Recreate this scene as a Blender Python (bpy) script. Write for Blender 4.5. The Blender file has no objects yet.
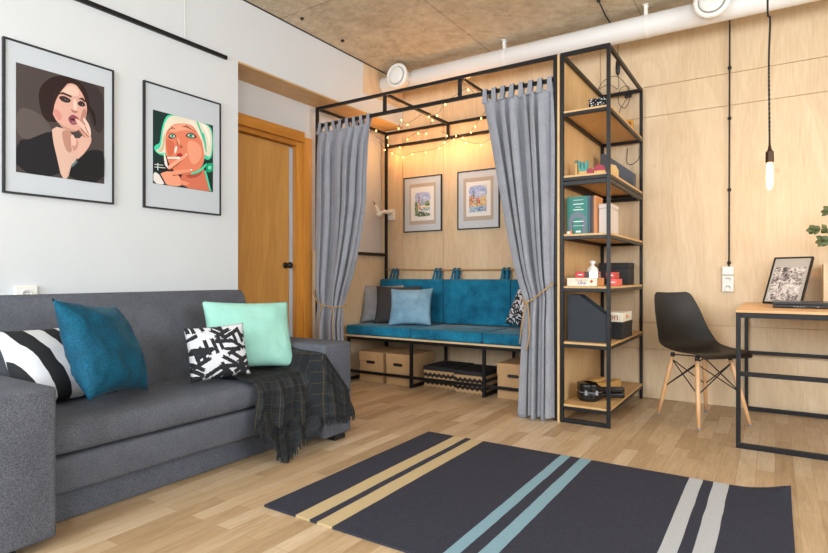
import bpy, bmesh, math, random
from mathutils import Vector, Matrix, noise
random.seed(7)
PI = math.pi
S = bpy.context.scene
COL = S.collection

# ------------------------------------------------------------------ camera
cam = bpy.data.cameras.new('camera')
cam.lens = 24.26; cam.sensor_width = 36.0; cam.clip_start = .05
co = bpy.data.objects.new('camera', cam); COL.objects.link(co)
co.location = (0, 0, .95); co.rotation_euler = (PI/2, 0, math.radians(32.9))
S.camera = co

# ------------------------------------------------------------------ world, exposure, daylight
W = bpy.data.worlds.new('sky'); S.world = W; W.use_nodes = True
W.node_tree.nodes['Background'].inputs[0].default_value = (.72, .84, 1, 1)
W.node_tree.nodes['Background'].inputs[1].default_value = 1.0
S.view_settings.view_transform = 'Standard'; S.view_settings.look = 'None'
S.view_settings.gamma = 1.0; S.view_settings.use_curve_mapping = False
S.view_settings.exposure = 0.36

def area(name, loc, rot, sx, sy, power, color):
    l = bpy.data.lights.new(name, 'AREA'); l.shape = 'RECTANGLE'; l.size = sx; l.size_y = sy
    l.energy = power; l.color = color
    o = bpy.data.objects.new(name, l); COL.objects.link(o); o.location = loc; o.rotation_euler = rot
    return o
DAY = (.86, .94, 1.0)
# daylight through the two tall windows of the wall behind the camera and the one in the right wall
area('window_daylight', (-1.75, -2.36, 1.85), (PI/2, 0, 0), 2.3, 1.7, 145, DAY)
area('window_daylight', (1.45, -2.36, 1.85), (PI/2, 0, 0), 2.0, 1.7, 125, DAY)
area('window_daylight', (3.56, 1.6, 1.85), (0, PI/2, 0), 1.7, 2.6, 110, DAY)

# ------------------------------------------------------------------ materials
def lin(h):
    h = h.lstrip('#'); c = [int(h[i:i+2], 16)/255 for i in (0, 2, 4)]
    return tuple(x/12.92 if x <= .04045 else ((x+.055)/1.055)**2.4 for x in c) + (1,)

class NT:
    def __init__(s, name, rough=.5, metal=0.0):
        s.m = bpy.data.materials.new(name); s.m.use_nodes = True
        s.t = s.m.node_tree; s.p = s.t.nodes['Principled BSDF']
        s.p.inputs['Roughness'].default_value = rough; s.p.inputs['Metallic'].default_value = metal
    def n(s, typ, **kw):
        x = s.t.nodes.new(typ)
        for k, v in kw.items():
            if k.startswith('i_'):
                x.inputs[k[2:].replace('_', ' ')].default_value = v
            else: setattr(x, k, v)
        return x
    def l(s, a, b): s.t.links.new(a, b)
    def coord(s, kind='Object', scale=(1, 1, 1), rot=(0, 0, 0), loc=(0, 0, 0)):
        tc = s.n('ShaderNodeTexCoord'); mp = s.n('ShaderNodeMapping')
        mp.inputs['Scale'].default_value = scale; mp.inputs['Rotation'].default_value = rot; mp.inputs['Location'].default_value = loc
        s.l(tc.outputs[kind], mp.inputs['Vector']); return mp.outputs['Vector']
    def noise(s, vec, scale, detail=3, rough=.5, dist=0):
        x = s.n('ShaderNodeTexNoise'); x.inputs['Scale'].default_value = scale; x.inputs['Detail'].default_value = detail
        x.inputs['Roughness'].default_value = rough; x.inputs['Distortion'].default_value = dist
        s.l(vec, x.inputs['Vector']); return x.outputs['Fac']
    def ramp(s, fac, stops, interp='LINEAR'):
        r = s.n('ShaderNodeValToRGB'); r.color_ramp.interpolation = interp
        e = r.color_ramp.elements
        while len(e) < len(stops): e.new(.5)
        for el, (p, c) in zip(e, stops): el.position = p; el.color = c
        s.l(fac, r.inputs['Fac']); return r.outputs['Color']
    def math(s, op, a, b=None, c=None):
        x = s.n('ShaderNodeMath', operation=op)
        for i, v in enumerate((a, b, c)):
            if v is None: continue
            if isinstance(v, (int, float)): x.inputs[i].default_value = v
            else: s.l(v, x.inputs[i])
        return x.outputs[0]
    def mix(s, fac, a, b, mode='MIX'):
        x = s.n('ShaderNodeMix', data_type='RGBA', blend_type=mode)
        for i, v in ((0, fac), (6, a), (7, b)):
            if isinstance(v, (int, float)): x.inputs[i].default_value = v
            elif isinstance(v, tuple): x.inputs[i].default_value = v
            else: s.l(v, x.inputs[i])
        return x.outputs[2]
    def base(s, c):
        if isinstance(c, tuple): s.p.inputs['Base Color'].default_value = c
        else: s.l(c, s.p.inputs['Base Color'])
    def bump(s, h, strength=.2, dist=.01):
        b = s.n('ShaderNodeBump'); b.inputs['Strength'].default_value = strength; b.inputs['Distance'].default_value = dist
        s.l(h, b.inputs['Height']); s.l(b.outputs['Normal'], s.p.inputs['Normal'])
    def xyz(s, vec):
        x = s.n('ShaderNodeSeparateXYZ'); s.l(vec, x.inputs[0]); return x.outputs

def plain(name, hexc, rough=.5, metal=0.0, var=.06, scale=8, bump=0.0):
    m = NT(name, rough, metal); c = lin(hexc)
    v = m.coord(); f = m.noise(v, scale, 4)
    d = tuple(x*(1-var) for x in c[:3]) + (1,); b = tuple(min(1, x*(1+var)) for x in c[:3]) + (1,)
    m.base(m.ramp(f, [(.3, d), (.7, b)]))
    if bump: m.bump(m.noise(v, scale*12, 3), bump, .003)
    return m.m

def fabric(name, c1, c2, scale=260, rough=.9, bump=.25, big=.12, sheen=0.0):
    m = NT(name, rough); v = m.coord()
    f = m.noise(v, scale, 2, .7); g = m.noise(v, 9, 3)
    col = m.ramp(f, [(.32, lin(c1)), (.68, lin(c2))])
    col = m.mix(big, col, m.ramp(g, [(.3, (0, 0, 0, 1)), (.7, (1, 1, 1, 1))]), 'SOFT_LIGHT')
    m.base(col); m.bump(f, bump, .002)
    m.p.inputs['Sheen Weight'].default_value = sheen
    m.p.inputs['Sheen Roughness'].default_value = .4
    m.p.inputs['Specular IOR Level'].default_value = .25
    return m.m

def plywood(name, a, b, c, stretch=(1, 1, .22), scale=3.0, rough=.5):
    m = NT(name, rough); v = m.coord(scale=stretch)
    w = m.noise(v, scale, 4, .55, 1.2)
    rings = m.math('FRACT', m.math('MULTIPLY', w, 9.0))
    rings = m.math('PINGPONG', rings, .5)
    fine = m.noise(m.coord(scale=tuple(s*(6 if s > .5 else 1) for s in stretch)), 22, 3, .6)
    col = m.ramp(w, [(.25, lin(a)), (.55, lin(b)), (.8, lin(c))])
    col = m.mix(.16, col, m.ramp(rings, [(0, (.25, .25, .25, 1)), (.5, (.8, .8, .8, 1))]), 'SOFT_LIGHT')
    col = m.mix(.20, col, m.ramp(fine, [(.35, (.2, .2, .2, 1)), (.65, (.8, .8, .8, 1))]), 'SOFT_LIGHT')
    kn = m.n('ShaderNodeTexVoronoi'); kn.inputs['Scale'].default_value = 2.3
    m.l(m.coord(scale=(1, 1, .8)), kn.inputs['Vector'])
    col = m.mix(m.ramp(kn.outputs['Distance'], [(.0, (.45, .45, .45, 1)), (.05, (0, 0, 0, 1))]), col, lin('#a8703a'))
    m.base(col); m.bump(fine, .04, .002)
    return m.m

M = {}
M['ply'] = plywood('birch_plywood', '#ceb18c', '#d7bc98', '#dfc7a6')
M['ply_side'] = plywood('warm_lit_plywood', '#cba26c', '#d4ad79', '#dcb888')  # birch plywood with warm bounce light tinted into its colour
M['ply_edge'] = plywood('plywood_edge', '#cbab7c', '#dcc094', '#e6cfa8', (1, 1, 4), 6)
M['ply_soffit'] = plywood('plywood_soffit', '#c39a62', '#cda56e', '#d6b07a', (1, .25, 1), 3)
M['door_wood'] = plywood('door_veneer', '#bd8440', '#cb944d', '#d8a560', (1, 1, .2), 2.2, .4)
M['pine'] = plywood('varnished_pine', '#b87526', '#c98634', '#d89844', (1, 1, .1), 5, .35)
M['pine_h'] = plywood('varnished_pine_header', '#b06c20', '#c17e2c', '#cf8e3c', (1, .1, 1), 5, .35)
M['shelf_wood'] = plywood('shelf_plywood', '#c4985f', '#cfa56e', '#d8b17e', (1, .25, 1), 3)
M['desk_wood'] = plywood('desk_plywood', '#d2a06a', '#dcab76', '#e4b886', (.25, 1, 1), 3, .35)
M['white'] = plain('white_wall_paint', '#d2d5d7', .75, var=.012, scale=3, bump=.03)
M['cream'] = plain('recess_paint', '#cbcccd', .75, var=.012, scale=3, bump=.03)
M['steel'] = plain('black_steel', '#141417', .40, 0.0, var=.15, scale=30)
M['steel'].node_tree.nodes['Principled BSDF'].inputs['Specular IOR Level'].default_value = .3
M['black'] = plain('matt_black', '#151517', .5, var=.1)
M['black_plastic'] = plain('black_plastic_shell', '#15110e', .55, var=.04)
M['duct'] = plain('white_duct', '#e3e1de', .5, var=.02, scale=2)
M['wplastic'] = plain('white_plastic', '#e9e6df', .35, var=.015)
M['gplastic'] = plain('grey_plastic', '#8a8884', .5)
M['rope'] = plain('jute_rope', '#b08a58', .9, var=.2, scale=120, bump=.4)
M['beech'] = plywood('beech_leg', '#cf9c68', '#dba979', '#e3b68a', (1, 1, .15), 8, .4)
M['sofa'] = fabric('grey_melange_fabric', '#33353c', '#6f727c', 380, .92, .35)
M['curtain'] = fabric('grey_curtain_velour', '#7f8087', '#9c9da4', 210, .9, .15, .10, .3)
M['blue'] = fabric('petrol_chenille', '#0b5473', '#1e7fa2', 190, .9, .25, .45, .12)
M['teal'] = fabric('teal_velvet', '#003c52', '#035470', 120, .75, .12, .35, .05)
M['mint'] = fabric('mint_cotton', '#8fc5b7', '#a1d4c6', 260, .9, .12)
M['pgrey'] = fabric('grey_cotton', '#8c8d92', '#a3a4aa', 260, .9, .12)
M['pdark'] = fabric('dark_taupe_cotton', '#3b3838', '#4a4747', 260, .9, .12)
M['pblue'] = fabric('steel_blue_satin', '#6d93ab', '#89aec4', 160, .6, .12, .3, .1)
M['card'] = plain('kraft_cardboard', '#bb9468', .8, var=.05, scale=14)
M['grey_card'] = plain('grey_box_board', '#4d5058', .7, var=.05, scale=30)
M['dark_card'] = plain('blue_black_box_board', '#262b33', .7, var=.06, scale=40)
M['black_card'] = plain('black_box_board', '#1c1c1f', .7)
M['paper'] = plain('white_mount_paper', '#dfe1e4', .6, var=.01)
M['beige_mat'] = plain('beige_mount', '#b7a99a', .7, var=.03)
M['red'] = plain('red_tin', '#c02a22', .4); M['pink'] = plain('coral_tin', '#e05548', .4)
M['silver'] = plain('tin_metal', '#c8c4bc', .25, .9)
M['cream_card'] = plain('cream_box', '#e6ddc8', .5, var=.03)
M['kraftside'] = plain('orange_box_side', '#c98d55', .6)
M['text_red'] = plain('red_ink', '#b8431f', .6); M['text_blue'] = plain('blue_ink', '#2b4b9a', .6)
M['text_orange'] = plain('orange_ink', '#d98a4a', .6); M['text_white'] = plain('white_ink', '#dfe8e2', .6)
M['book_teal'] = plain('teal_book_cover', '#2f7d70', .55, var=.1, scale=25)
M['book_shape'] = plain('slate_book_print', '#6d7482', .55)
M['book_navy'] = plain('navy_book_cover', '#2f4658', .5); M['book_orange'] = plain('orange_book_cover', '#c8824c', .5)
M['book_dark'] = plain('brown_book_cover', '#4a2f22', .5)
M['pale_box'] = plain('pale_box_board', '#cbbfb6', .5, var=.03)
M['case'] = plain('glossy_black_case', '#0d0d0f', .22, var=.1)
M['wood_block'] = plywood('wood_block', '#c99a55', '#d9ac66', '#e3ba78', (1, .2, 1), 6)
M['leaf'] = plain('green_leaf', '#45522b', .5, var=.3, scale=20)
M['stem'] = plain('plant_stem', '#5e5636', .7)
M['ceramic'] = plain('white_ceramic', '#e8e4dc', .3)
M['brass'] = plain('dark_bronze', '#4a3526', .4, .6)
M['gap'] = plain('pale_blue_gap_light', '#aebfd2', .5)
M['steel_bright'] = plain('bare_steel', '#a9adb3', .35, .8)

def floor_mat():
    m = NT('oak_vinyl_planks', .42)
    tc = m.coord('Object', rot=(0, 0, PI/2))
    br = m.n('ShaderNodeTexBrick', offset=.37, offset_frequency=2)
    for k, v in (('Scale', 1.0), ('Mortar Size', .0012), ('Brick Width', .46), ('Row Height', .078), ('Bias', 0.0)): br.inputs[k].default_value = v
    br.inputs['Color1'].default_value = (0, 0, 0, 1); br.inputs['Color2'].default_value = (1, 1, 1, 1); br.inputs['Mortar'].default_value = (.35, .35, .35, 1)
    m.l(tc, br.inputs['Vector'])
    g = m.noise(m.coord('Object', scale=(9, .9, 1)), 5, 5, .6, .8)
    g2 = m.noise(m.coord('Object', scale=(30, 1.5, 1)), 6, 3, .6)
    x = m.xyz(br.outputs['Color'])[0]
    col = m.ramp(x, [(0, lin('#a88b68')), (.35, lin('#b89b78')), (.7, lin('#c1a684')), (1, lin('#cbb394'))])
    col = m.mix(.55, col, m.ramp(g, [(.3, (.30, .29, .28, 1)), (.7, (.72, .72, .72, 1))]), 'SOFT_LIGHT')
    col = m.mix(.25, col, m.ramp(g2, [(.3, (.25, .25, .25, 1)), (.7, (.75, .75, .75, 1))]), 'SOFT_LIGHT')
    col = m.mix(m.math('MULTIPLY', br.outputs['Fac'], .45), col, lin('#8a6b48'))
    m.base(col); m.bump(g2, .05, .002)
    return m.m
M['floor'] = floor_mat()

def concrete():
    m = NT('raw_concrete', .85); v = m.coord()
    a = m.noise(v, 1.3, 6, .6, .4); b = m.noise(v, 14, 5, .65); c = m.noise(v, 60, 2)
    col = m.ramp(a, [(.28, lin('#b3a48c')), (.5, lin('#cdbfa6')), (.72, lin('#dbcfb9'))])
    col = m.mix(.6, col, m.ramp(b, [(.3, (.18, .18, .18, 1)), (.7, (.78, .78, .78, 1))]), 'SOFT_LIGHT')
    vein = m.math('ABSOLUTE', m.math('SUBTRACT', m.noise(v, .9, 7, .7, .6), .5))
    col = m.mix(m.ramp(vein, [(0, (.32, .32, .32, 1)), (.012, (0, 0, 0, 1))]), col, lin('#7f7261'))
    col = m.mix(m.ramp(m.noise(v, 3.1, 3), [(.60, (0, 0, 0, 1)), (.68, (.35, .35, .35, 1))]), col, lin('#d8cebf'))
    x = m.xyz(v)
    # formwork joints: three along Y, two along X
    fx = m.math('PINGPONG', m.math('ADD', x[0], 20.0 + 1.92), .62); fy = m.math('PINGPONG', m.math('ADD', x[1], 20.0 - 3.2), .9)
    wob = m.math('MULTIPLY', m.math('SUBTRACT', b, .5), .02)
    j = m.math('MAXIMUM', m.math('LESS_THAN', m.math('ADD', fx, wob), .005), m.math('LESS_THAN', m.math('ADD', fy, wob), .005))
    col = m.mix(m.math('MULTIPLY', j, .55), col, lin('#7d7160'))
    vo = m.n('ShaderNodeTexVoronoi'); vo.inputs['Scale'].default_value = 7; m.l(v, vo.inputs['Vector'])
    col = m.mix(m.ramp(vo.outputs['Distance'], [(.03, (.5, .5, .5, 1)), (.09, (0, 0, 0, 1))]), col, lin('#cbbca6'))
    m.base(col); m.bump(m.math('ADD', b, m.math('MULTIPLY', c, .4)), .25, .01)
    return m.m
M['concrete'] = concrete()

def rug_mat():
    m = NT('flat_woven_rug', .95); v = m.coord('Object'); x = m.xyz(v)
    f = m.noise(m.coord('Object', scale=(1, 2.2, 1)), 150, 2, .7)
    col = m.ramp(f, [(.3, lin('#2b2c36')), (.7, lin('#3e3f4a'))])
    wx = m.math('ADD', x[0], m.math('MULTIPLY', m.math('SUBTRACT', m.noise(v, 5, 2), .5), .008))
    def stripe(x0, x1, c, col):
        a = m.math('MULTIPLY', m.math('GREATER_THAN', wx, x0), m.math('LESS_THAN', wx, x1))
        cc = m.mix(.3, lin(c), m.ramp(f, [(.3, (.3, .3, .3, 1)), (.7, (.7, .7, .7, 1))]), 'SOFT_LIGHT')
        return m.mix(a, col, cc)
    for x0, x1, c in ((-1.587, -1.512, '#bfa981'), (-1.474, -1.398, '#bfa981'), (-.948, -.898, '#7f9fac'), (-.846, -.789, '#7f9fac'),
                      (-.336, -.279, '#b2b3b5'), (-.236, -.174, '#b2b3b5')):
        col = stripe(x0, x1, c, col)
    m.base(col); m.bump(f, .35, .003); m.p.inputs['Specular IOR Level'].default_value = .2
    return m.m
M['rug'] = rug_mat()

def stripe_pillow():
    m = NT('black_white_wavy_stripe', .85); v = m.coord('Object'); x = m.xyz(v)
    d = m.math('ADD', m.math('MULTIPLY', x[0], 1.0), m.math('MULTIPLY', x[1], .32))
    d = m.math('ADD', d, m.math('MULTIPLY', m.math('SUBTRACT', m.noise(v, 4, 2), .5), .05))
    s = m.math('LESS_THAN', m.math('FRACT', m.math('MULTIPLY', m.math('ADD', d, 1.085), 7.8)), .5)
    m.base(m.mix(s, lin('#15171b'), lin('#cfcfd3'))); m.bump(m.noise(v, 250, 2), .1, .002)
    return m.m
M['stripes'] = stripe_pillow()

def brush_pillow(name='brush_stroke_print', sc=1.0, shift=0.0):
    m = NT(name, .85); v0 = m.coord('Object'); rough = m.noise(m.coord('Object', scale=(60*sc, 60*sc, 1)), 2.0, 3)
    masks = None
    for k, (ang, off, ln, th) in enumerate(((.60, 0, 7, 32), (-.45, 3.13, 6.5, 30), (1.35, 7.71, 7.5, 34), (.08, 5.27, 6.5, 30))):
        mq = m.n('ShaderNodeMapping'); mq.inputs['Scale'].default_value = (ln*sc, th*sc, 0); mq.inputs['Location'].default_value = (off+shift, off*1.7+shift*.6, 0)
        m.l(m.coord('Object', rot=(0, 0, ang)), mq.inputs['Vector']); mp = mq.outputs['Vector']
        vo = m.n('ShaderNodeTexVoronoi', distance='CHEBYCHEV', voronoi_dimensions='2D'); vo.inputs['Scale'].default_value = 1.0; vo.inputs['Randomness'].default_value = .75
        m.l(mp, vo.inputs['Vector'])
        e = m.math('ADD', vo.outputs['Distance'], m.math('MULTIPLY', m.math('SUBTRACT', rough, .5), .22))
        sel = m.math('GREATER_THAN', m.xyz(vo.outputs['Color'])[0], .50)
        w = m.math('MULTIPLY', sel, m.math('LESS_THAN', e, .31))
        masks = w if masks is None else m.math('MAXIMUM', masks, w)
    m.base(m.mix(masks, lin('#cfd0d6'), lin('#1b1c22'))); m.bump(m.noise(v0, 250, 2), .1, .002)
    return m.m
M['brush'] = brush_pillow()
M['scrawl'] = brush_pillow('scrawl_print', 1.35, 11.3)

def dots(name, bg, fg, sc, th):
    m = NT(name, .8); vo = m.n('ShaderNodeTexVoronoi'); vo.inputs['Scale'].default_value = sc; vo.inputs['Randomness'].default_value = .55
    m.l(m.coord('Object'), vo.inputs['Vector'])
    m.base(m.mix(m.math('LESS_THAN', vo.outputs['Distance'], th), lin(bg), lin(fg))); return m.m
M['dots'] = dots('dotted_black_print', '#17181b', '#d6d6d6', 60, .33)
M['dots_box'] = dots('dotted_box_print', '#101012', '#d9d9d9', 75, .36)

def plaid():
    m = NT('dark_plaid_wool', .95); uv = m.coord('UV'); x = m.xyz(uv)
    f = m.noise(m.coord('Object'), 240, 2, .7)
    col = m.ramp(f, [(.3, lin('#1c1e21')), (.7, lin('#393c40'))])
    wide = m.math('MAXIMUM', m.math('LESS_THAN', m.math('FRACT', m.math('MULTIPLY', x[0], 8.0)), .4), m.math('LESS_THAN', m.math('FRACT', m.math('MULTIPLY', x[1], 8.0)), .4))
    col = m.mix(m.math('MULTIPLY', wide, .35), col, lin('#15171a'))
    l1 = m.math('LESS_THAN', m.math('FRACT', m.math('ADD', m.math('MULTIPLY', x[0], 16.0), .3)), .035)
    l2 = m.math('LESS_THAN', m.math('FRACT', m.math('ADD', m.math('MULTIPLY', x[1], 16.0), .3)), .035)
    col = m.mix(m.math('MULTIPLY', m.math('MAXIMUM', l1, l2), .42), col, lin('#75622c'))
    m.base(col); m.bump(f, .4, .003); m.p.inputs['Specular IOR Level'].default_value = .15
    return m.m
M['plaid'] = plaid()
M['fringe'] = plain('dark_wool_fringe', '#23262a', .95, var=.3, scale=60)

def zigzag():
    m = NT('black_kraft_zigzag_print', .8); v = m.coord('Object'); x = m.xyz(v)
    h = m.math('ADD', x[0], x[1])
    z = m.math('ADD', x[2], m.math('SUBTRACT', m.math('MULTIPLY', m.math('PINGPONG', h, .022), .75), .038))
    t = m.math('FRACT', m.math('MULTIPLY', m.math('ADD', z, .06), 16.67))
    m.base(m.mix(m.math('LESS_THAN', t, .5), lin('#b89468'), lin('#1a1a1c'))); return m.m
M['zigzag'] = zigzag()

def glow(name, c, strength):
    m = NT(name); m.p.inputs['Emission Color'].default_value = c; m.p.inputs['Emission Strength'].default_value = strength
    m.base(c); return m.m
M['fairy'] = glow('warm_fairy_bulb', (1, .48, .13, 1), 9)
M['filament'] = glow('glowing_filament', (1, .72, .38, 1), 60)
def bulb_glass():
    m = NT('amber_bulb_glass', .05); m.base((1, .86, .6, 1))
    m.p.inputs['Emission Color'].default_value = (1, .62, .28, 1); m.p.inputs['Emission Strength'].default_value = 3.0
    m.p.inputs['Alpha'].default_value = .55
    return m.m
M['bulb'] = bulb_glass()
def coated(name, hexc):
    m = NT(name, .55); m.base(lin(hexc)); m.p.inputs['Coat Weight'].default_value = .25; m.p.inputs['Specular IOR Level'].default_value = .2; m.p.inputs['Coat Roughness'].default_value = .03
    m.p.inputs['Coat IOR'].default_value = 1.35
    return m.m
_cc = {}
def ink(h):
    if h not in _cc: _cc[h] = coated('print_ink_' + h.strip('#'), h)
    return _cc[h]
def wash(h):
    k = 'w' + h
    if k not in _cc:
        m = NT('watercolour_wash_' + h.strip('#'), .7); v = m.coord(); f = m.noise(v, 55, 5, .7, .8)
        m.base(m.ramp(f, [(.34, tuple(x*.72 for x in lin(h)[:3])+(1,)), (.5, lin(h)), (.64, lin('#e4e2de'))])); _cc[k] = m.m
    return _cc[k]
M['mount'] = coated('glazed_white_mount', '#c3c9cf')

# ------------------------------------------------------------------ geometry helpers (all in world coordinates)
def bm_new(): return bmesh.new()
def box(bm, x0, x1, y0, y1, z0, z1, mi=0):
    r = bmesh.ops.create_cube(bm, size=1)
    for v in r['verts']:
        v.co = Vector(((x0+x1)/2 + v.co.x*(x1-x0), (y0+y1)/2 + v.co.y*(y1-y0), (z0+z1)/2 + v.co.z*(z1-z0)))
    if mi:
        for v in r['verts']:
            for f in v.link_faces: f.material_index = mi
    return r['verts']
def frame_of(d):
    d = d.normalized(); a = Vector((0, 0, 1)) if abs(d.z) < .9 else Vector((1, 0, 0))
    u = d.cross(a).normalized(); return u, d.cross(u).normalized()
def tube(bm, pts, r, seg=8, closed=False, cap=True):
    pts = [Vector(p) for p in pts]; n = len(pts); rings = []
    rr = r if isinstance(r, (list, tuple)) else [r]*n
    prev = None
    for i, p in enumerate(pts):
        if closed: d = pts[(i+1) % n] - pts[i-1]
        else: d = pts[min(i+1, n-1)] - pts[max(i-1, 0)]
        if d.length < 1e-9: d = Vector((0, 0, 1))
        d.normalize()
        if prev is None: u, w = frame_of(d)
        else:
            u = prev - d*prev.dot(d)
            u = u.normalized() if u.length > 1e-6 else frame_of(d)[0]
            w = d.cross(u)
        prev = u
        rings.append([bm.verts.new(p + (u*math.cos(2*PI*k/seg) + w*math.sin(2*PI*k/seg))*rr[i]) for k in range(seg)])
    m = n if closed else n-1
    for i in range(m):
        a, b = rings[i], rings[(i+1) % n]
        for k in range(seg): bm.faces.new((a[k], a[(k+1) % seg], b[(k+1) % seg], b[k]))
    if cap and not closed:
        bm.faces.new(rings[0][::-1]); bm.faces.new(rings[-1])
def lathe(bm, prof, c=(0, 0, 0), axis='Z', seg=24):
    c = Vector(c); rings = []
    def pt(r, h, a):
        x, y = r*math.cos(a), r*math.sin(a)
        return c + {'Z': Vector((x, y, h)), 'Y': Vector((x, h, y)), 'X': Vector((h, x, y))}[axis]
    for r, h in prof:
        rings.append([bm.verts.new(pt(max(r, 1e-4), h, 2*PI*k/seg)) for k in range(seg)])
    for a, b in zip(rings, rings[1:]):
        for k in range(seg): bm.faces.new((a[k], a[(k+1) % seg], b[(k+1) % seg], b[k]))
    bm.faces.new(rings[0][::-1]); bm.faces.new(rings[-1])
def prism(bm, poly, p0, ax_u, ax_v, depth_vec):
    """poly of (u,v) on plane p0+u*ax_u+v*ax_v, extruded by depth_vec"""
    p0, ax_u, ax_v, dv = map(Vector, (p0, ax_u, ax_v, depth_vec))
    a = [bm.verts.new(p0 + ax_u*u + ax_v*v) for u, v in poly]; b = [bm.verts.new(x.co + dv) for x in a]
    bm.faces.new(a[::-1]); bm.faces.new(b)
    n = len(poly)
    for i in range(n): bm.faces.new((a[i], a[(i+1) % n], b[(i+1) % n], b[i]))
def root_loc(o):
    l = Vector((0, 0, 0))
    while o is not None: l += o.location; o = o.parent
    return l
def obj(name, bm, mat, parent=None, smooth=False, bevel=0, origin=None, label=None, sub=0, kind=None, solid=0):
    me = bpy.data.meshes.new(name)
    bmesh.ops.recalc_face_normals(bm, faces=bm.faces)
    off = root_loc(parent) if parent else Vector(origin or (0, 0, 0))
    if off.length: bmesh.ops.translate(bm, verts=bm.verts, vec=-off)
    bm.to_mesh(me); bm.free()
    for m in (mat if isinstance(mat, (list, tuple)) else [mat]): me.materials.append(m)
    if smooth:
        for p in me.polygons: p.use_smooth = True
    o = bpy.data.objects.new(name, me); COL.objects.link(o)
    if parent: o.parent = parent
    else: o.location = off
    if bevel:
        b = o.modifiers.new('bevel', 'BEVEL'); b.width = bevel; b.segments = 3 if bevel > .008 else 2; b.limit_method = 'ANGLE'; b.angle_limit = math.radians(40)
        if bevel > .008:
            for p in me.polygons: p.use_smooth = True
    if solid:
        s = o.modifiers.new('solid', 'SOLIDIFY'); s.thickness = solid; s.offset = 0
    if sub:
        s = o.modifiers.new('sub', 'SUBSURF'); s.levels = sub; s.render_levels = sub
    if label: o['label'] = label
    if kind: o['kind'] = kind
    return o
def thing(name, label, cat, loc, group=None):
    o = bpy.data.objects.new(name, None); COL.objects.link(o); o.location = loc; o.empty_display_size = .1
    return tag(o, label, cat, group)
def tag(o, label, cat, group=None):
    o['label'] = label; o['category'] = cat
    if group: o['group'] = group
    return o
def struct(name, bm, mat, **k): return obj(name, bm, mat, kind='structure', **k)
def bx(*a):
    bm = bm_new(); box(bm, *a); return bm
def tb(pts, r, seg=8, closed=False):
    bm = bm_new(); tube(bm, pts, r, seg, closed); return bm
def lettering(name, txt, size, mat, parent, loc, rot, extrude=.0006):
    cu = bpy.data.curves.new(name, 'FONT'); cu.body = txt; cu.size = size; cu.extrude = extrude; cu.align_x = 'CENTER'; cu.align_y = 'CENTER'
    cu.materials.append(mat); o = bpy.data.objects.new(name, cu); COL.objects.link(o); bpy.context.view_layer.update()
    me = bpy.data.meshes.new_from_object(o.evaluated_get(bpy.context.evaluated_depsgraph_get())); bpy.data.objects.remove(o)
    o = bpy.data.objects.new(name, me); COL.objects.link(o); o.parent = parent
    if not me.materials: me.materials.append(mat)
    o.location = Vector(loc) - root_loc(parent); o.rotation_euler = rot; return o
def smooth_poly(p, it=2):
    for _ in range(it):
        q = []
        for i in range(len(p)):
            a, b = p[i], p[(i+1) % len(p)]
            q += [(a[0]*.75+b[0]*.25, a[1]*.75+b[1]*.25), (a[0]*.25+b[0]*.75, a[1]*.25+b[1]*.75)]
        p = q
    return p

# ------------------------------------------------------------------ the room
CE = 2.905; XW = -3.15; XR = -3.42; YB = 4.66; XE = 3.4; YF = -2.2
struct('floor', bx(-3.7, XE+.2, YF-.2, YB+.2, -.06, 0), M['floor'])
struct('ceiling', bx(-3.7, XE+.2, YF-.2, YB+.2, CE, CE+.12), M['concrete'])
struct('wall_left', bx(-3.7, XW, YF-.2, 2.605, 0, CE), M['white'])
bm = bm_new()
D0, D1, DZ = 2.715, 3.515, 2.10
box(bm, -3.7, XR, 2.605, D0, 0, 2.445); box(bm, -3.7, XR, D1, YB+.2, 0, 2.445); box(bm, -3.7, XR, D0, D1, DZ, 2.445)
struct('wall_recess', bm, M['cream'])
struct('trim_1', bx(-3.7, XW, 2.605, YB, 2.457, CE), M['white'])
o = bpy.data.objects['trim_1']
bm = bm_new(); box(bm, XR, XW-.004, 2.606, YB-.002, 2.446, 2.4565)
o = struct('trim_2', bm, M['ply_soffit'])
bm = bm_new()
for y in (2.78, 3.05, 3.33, 3.6): 
    lathe(bm, [(.006, 0), (.006, .003), (.003, .004)], (-3.29, y, 2.442), 'Z', 10)
obj('screw_heads', bm, M['steel_bright'], o)
struct('trim_3', bx(XW, XW+.006, 4.014, YB-.002, 2.625, CE-.012), M['ply'])
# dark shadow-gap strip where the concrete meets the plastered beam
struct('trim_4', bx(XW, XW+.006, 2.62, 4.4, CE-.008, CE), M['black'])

# plywood back wall from single boards with open joints
bm = bm_new(); g = .0022
box(bm, -3.7, XE+.2, YB+.012, YB+.2, 0, CE, 1)
def board(x0, x1, z0, z1): box(bm, x0+g, x1-g, YB, YB+.012, z0+g, z1-g)
for x0, x1 in ((XR, XW), (XW, -2.68), (-2.68, -1.2)): board(x0, x1, 0, CE if x0 > XW-.01 else 2.445)
for z0, z1 in ((0, .385), (.385, .59), (.59, 2.196), (2.196, 2.431), (2.431, CE)):
    board(-1.2, XE, z0, z1)
struct('wall_back', bm, [M['ply'], M['ply_soffit']])
bm = bm_new()
wz0, wz1 = 1.0, 2.7
box(bm, XE, XE+.2, YF-.2, .3, 0, CE); box(bm, XE, XE+.2, 2.9, YB+.2, 0, CE); box(bm, XE, XE+.2, .3, 2.9, 0, wz0); box(bm, XE, XE+.2, .3, 2.9, wz1, CE)
struct('wall_right', bm, M['white'])
bm = bm_new(); y0, y1 = YF-.2, YF
for x0, x1, z0, z1 in ((-3.7, -2.9, 0, CE), (-.6, .45, 0, CE), (2.45, XE+.2, 0, CE), (-2.9, -.6, 0, wz0), (-2.9, -.6, wz1, CE), (.45, 2.45, 0, wz0), (.45, 2.45, wz1, CE)):
    box(bm, x0, x1, y0, y1, z0, z1)
struct('wall_front', bm, M['white'])
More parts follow.
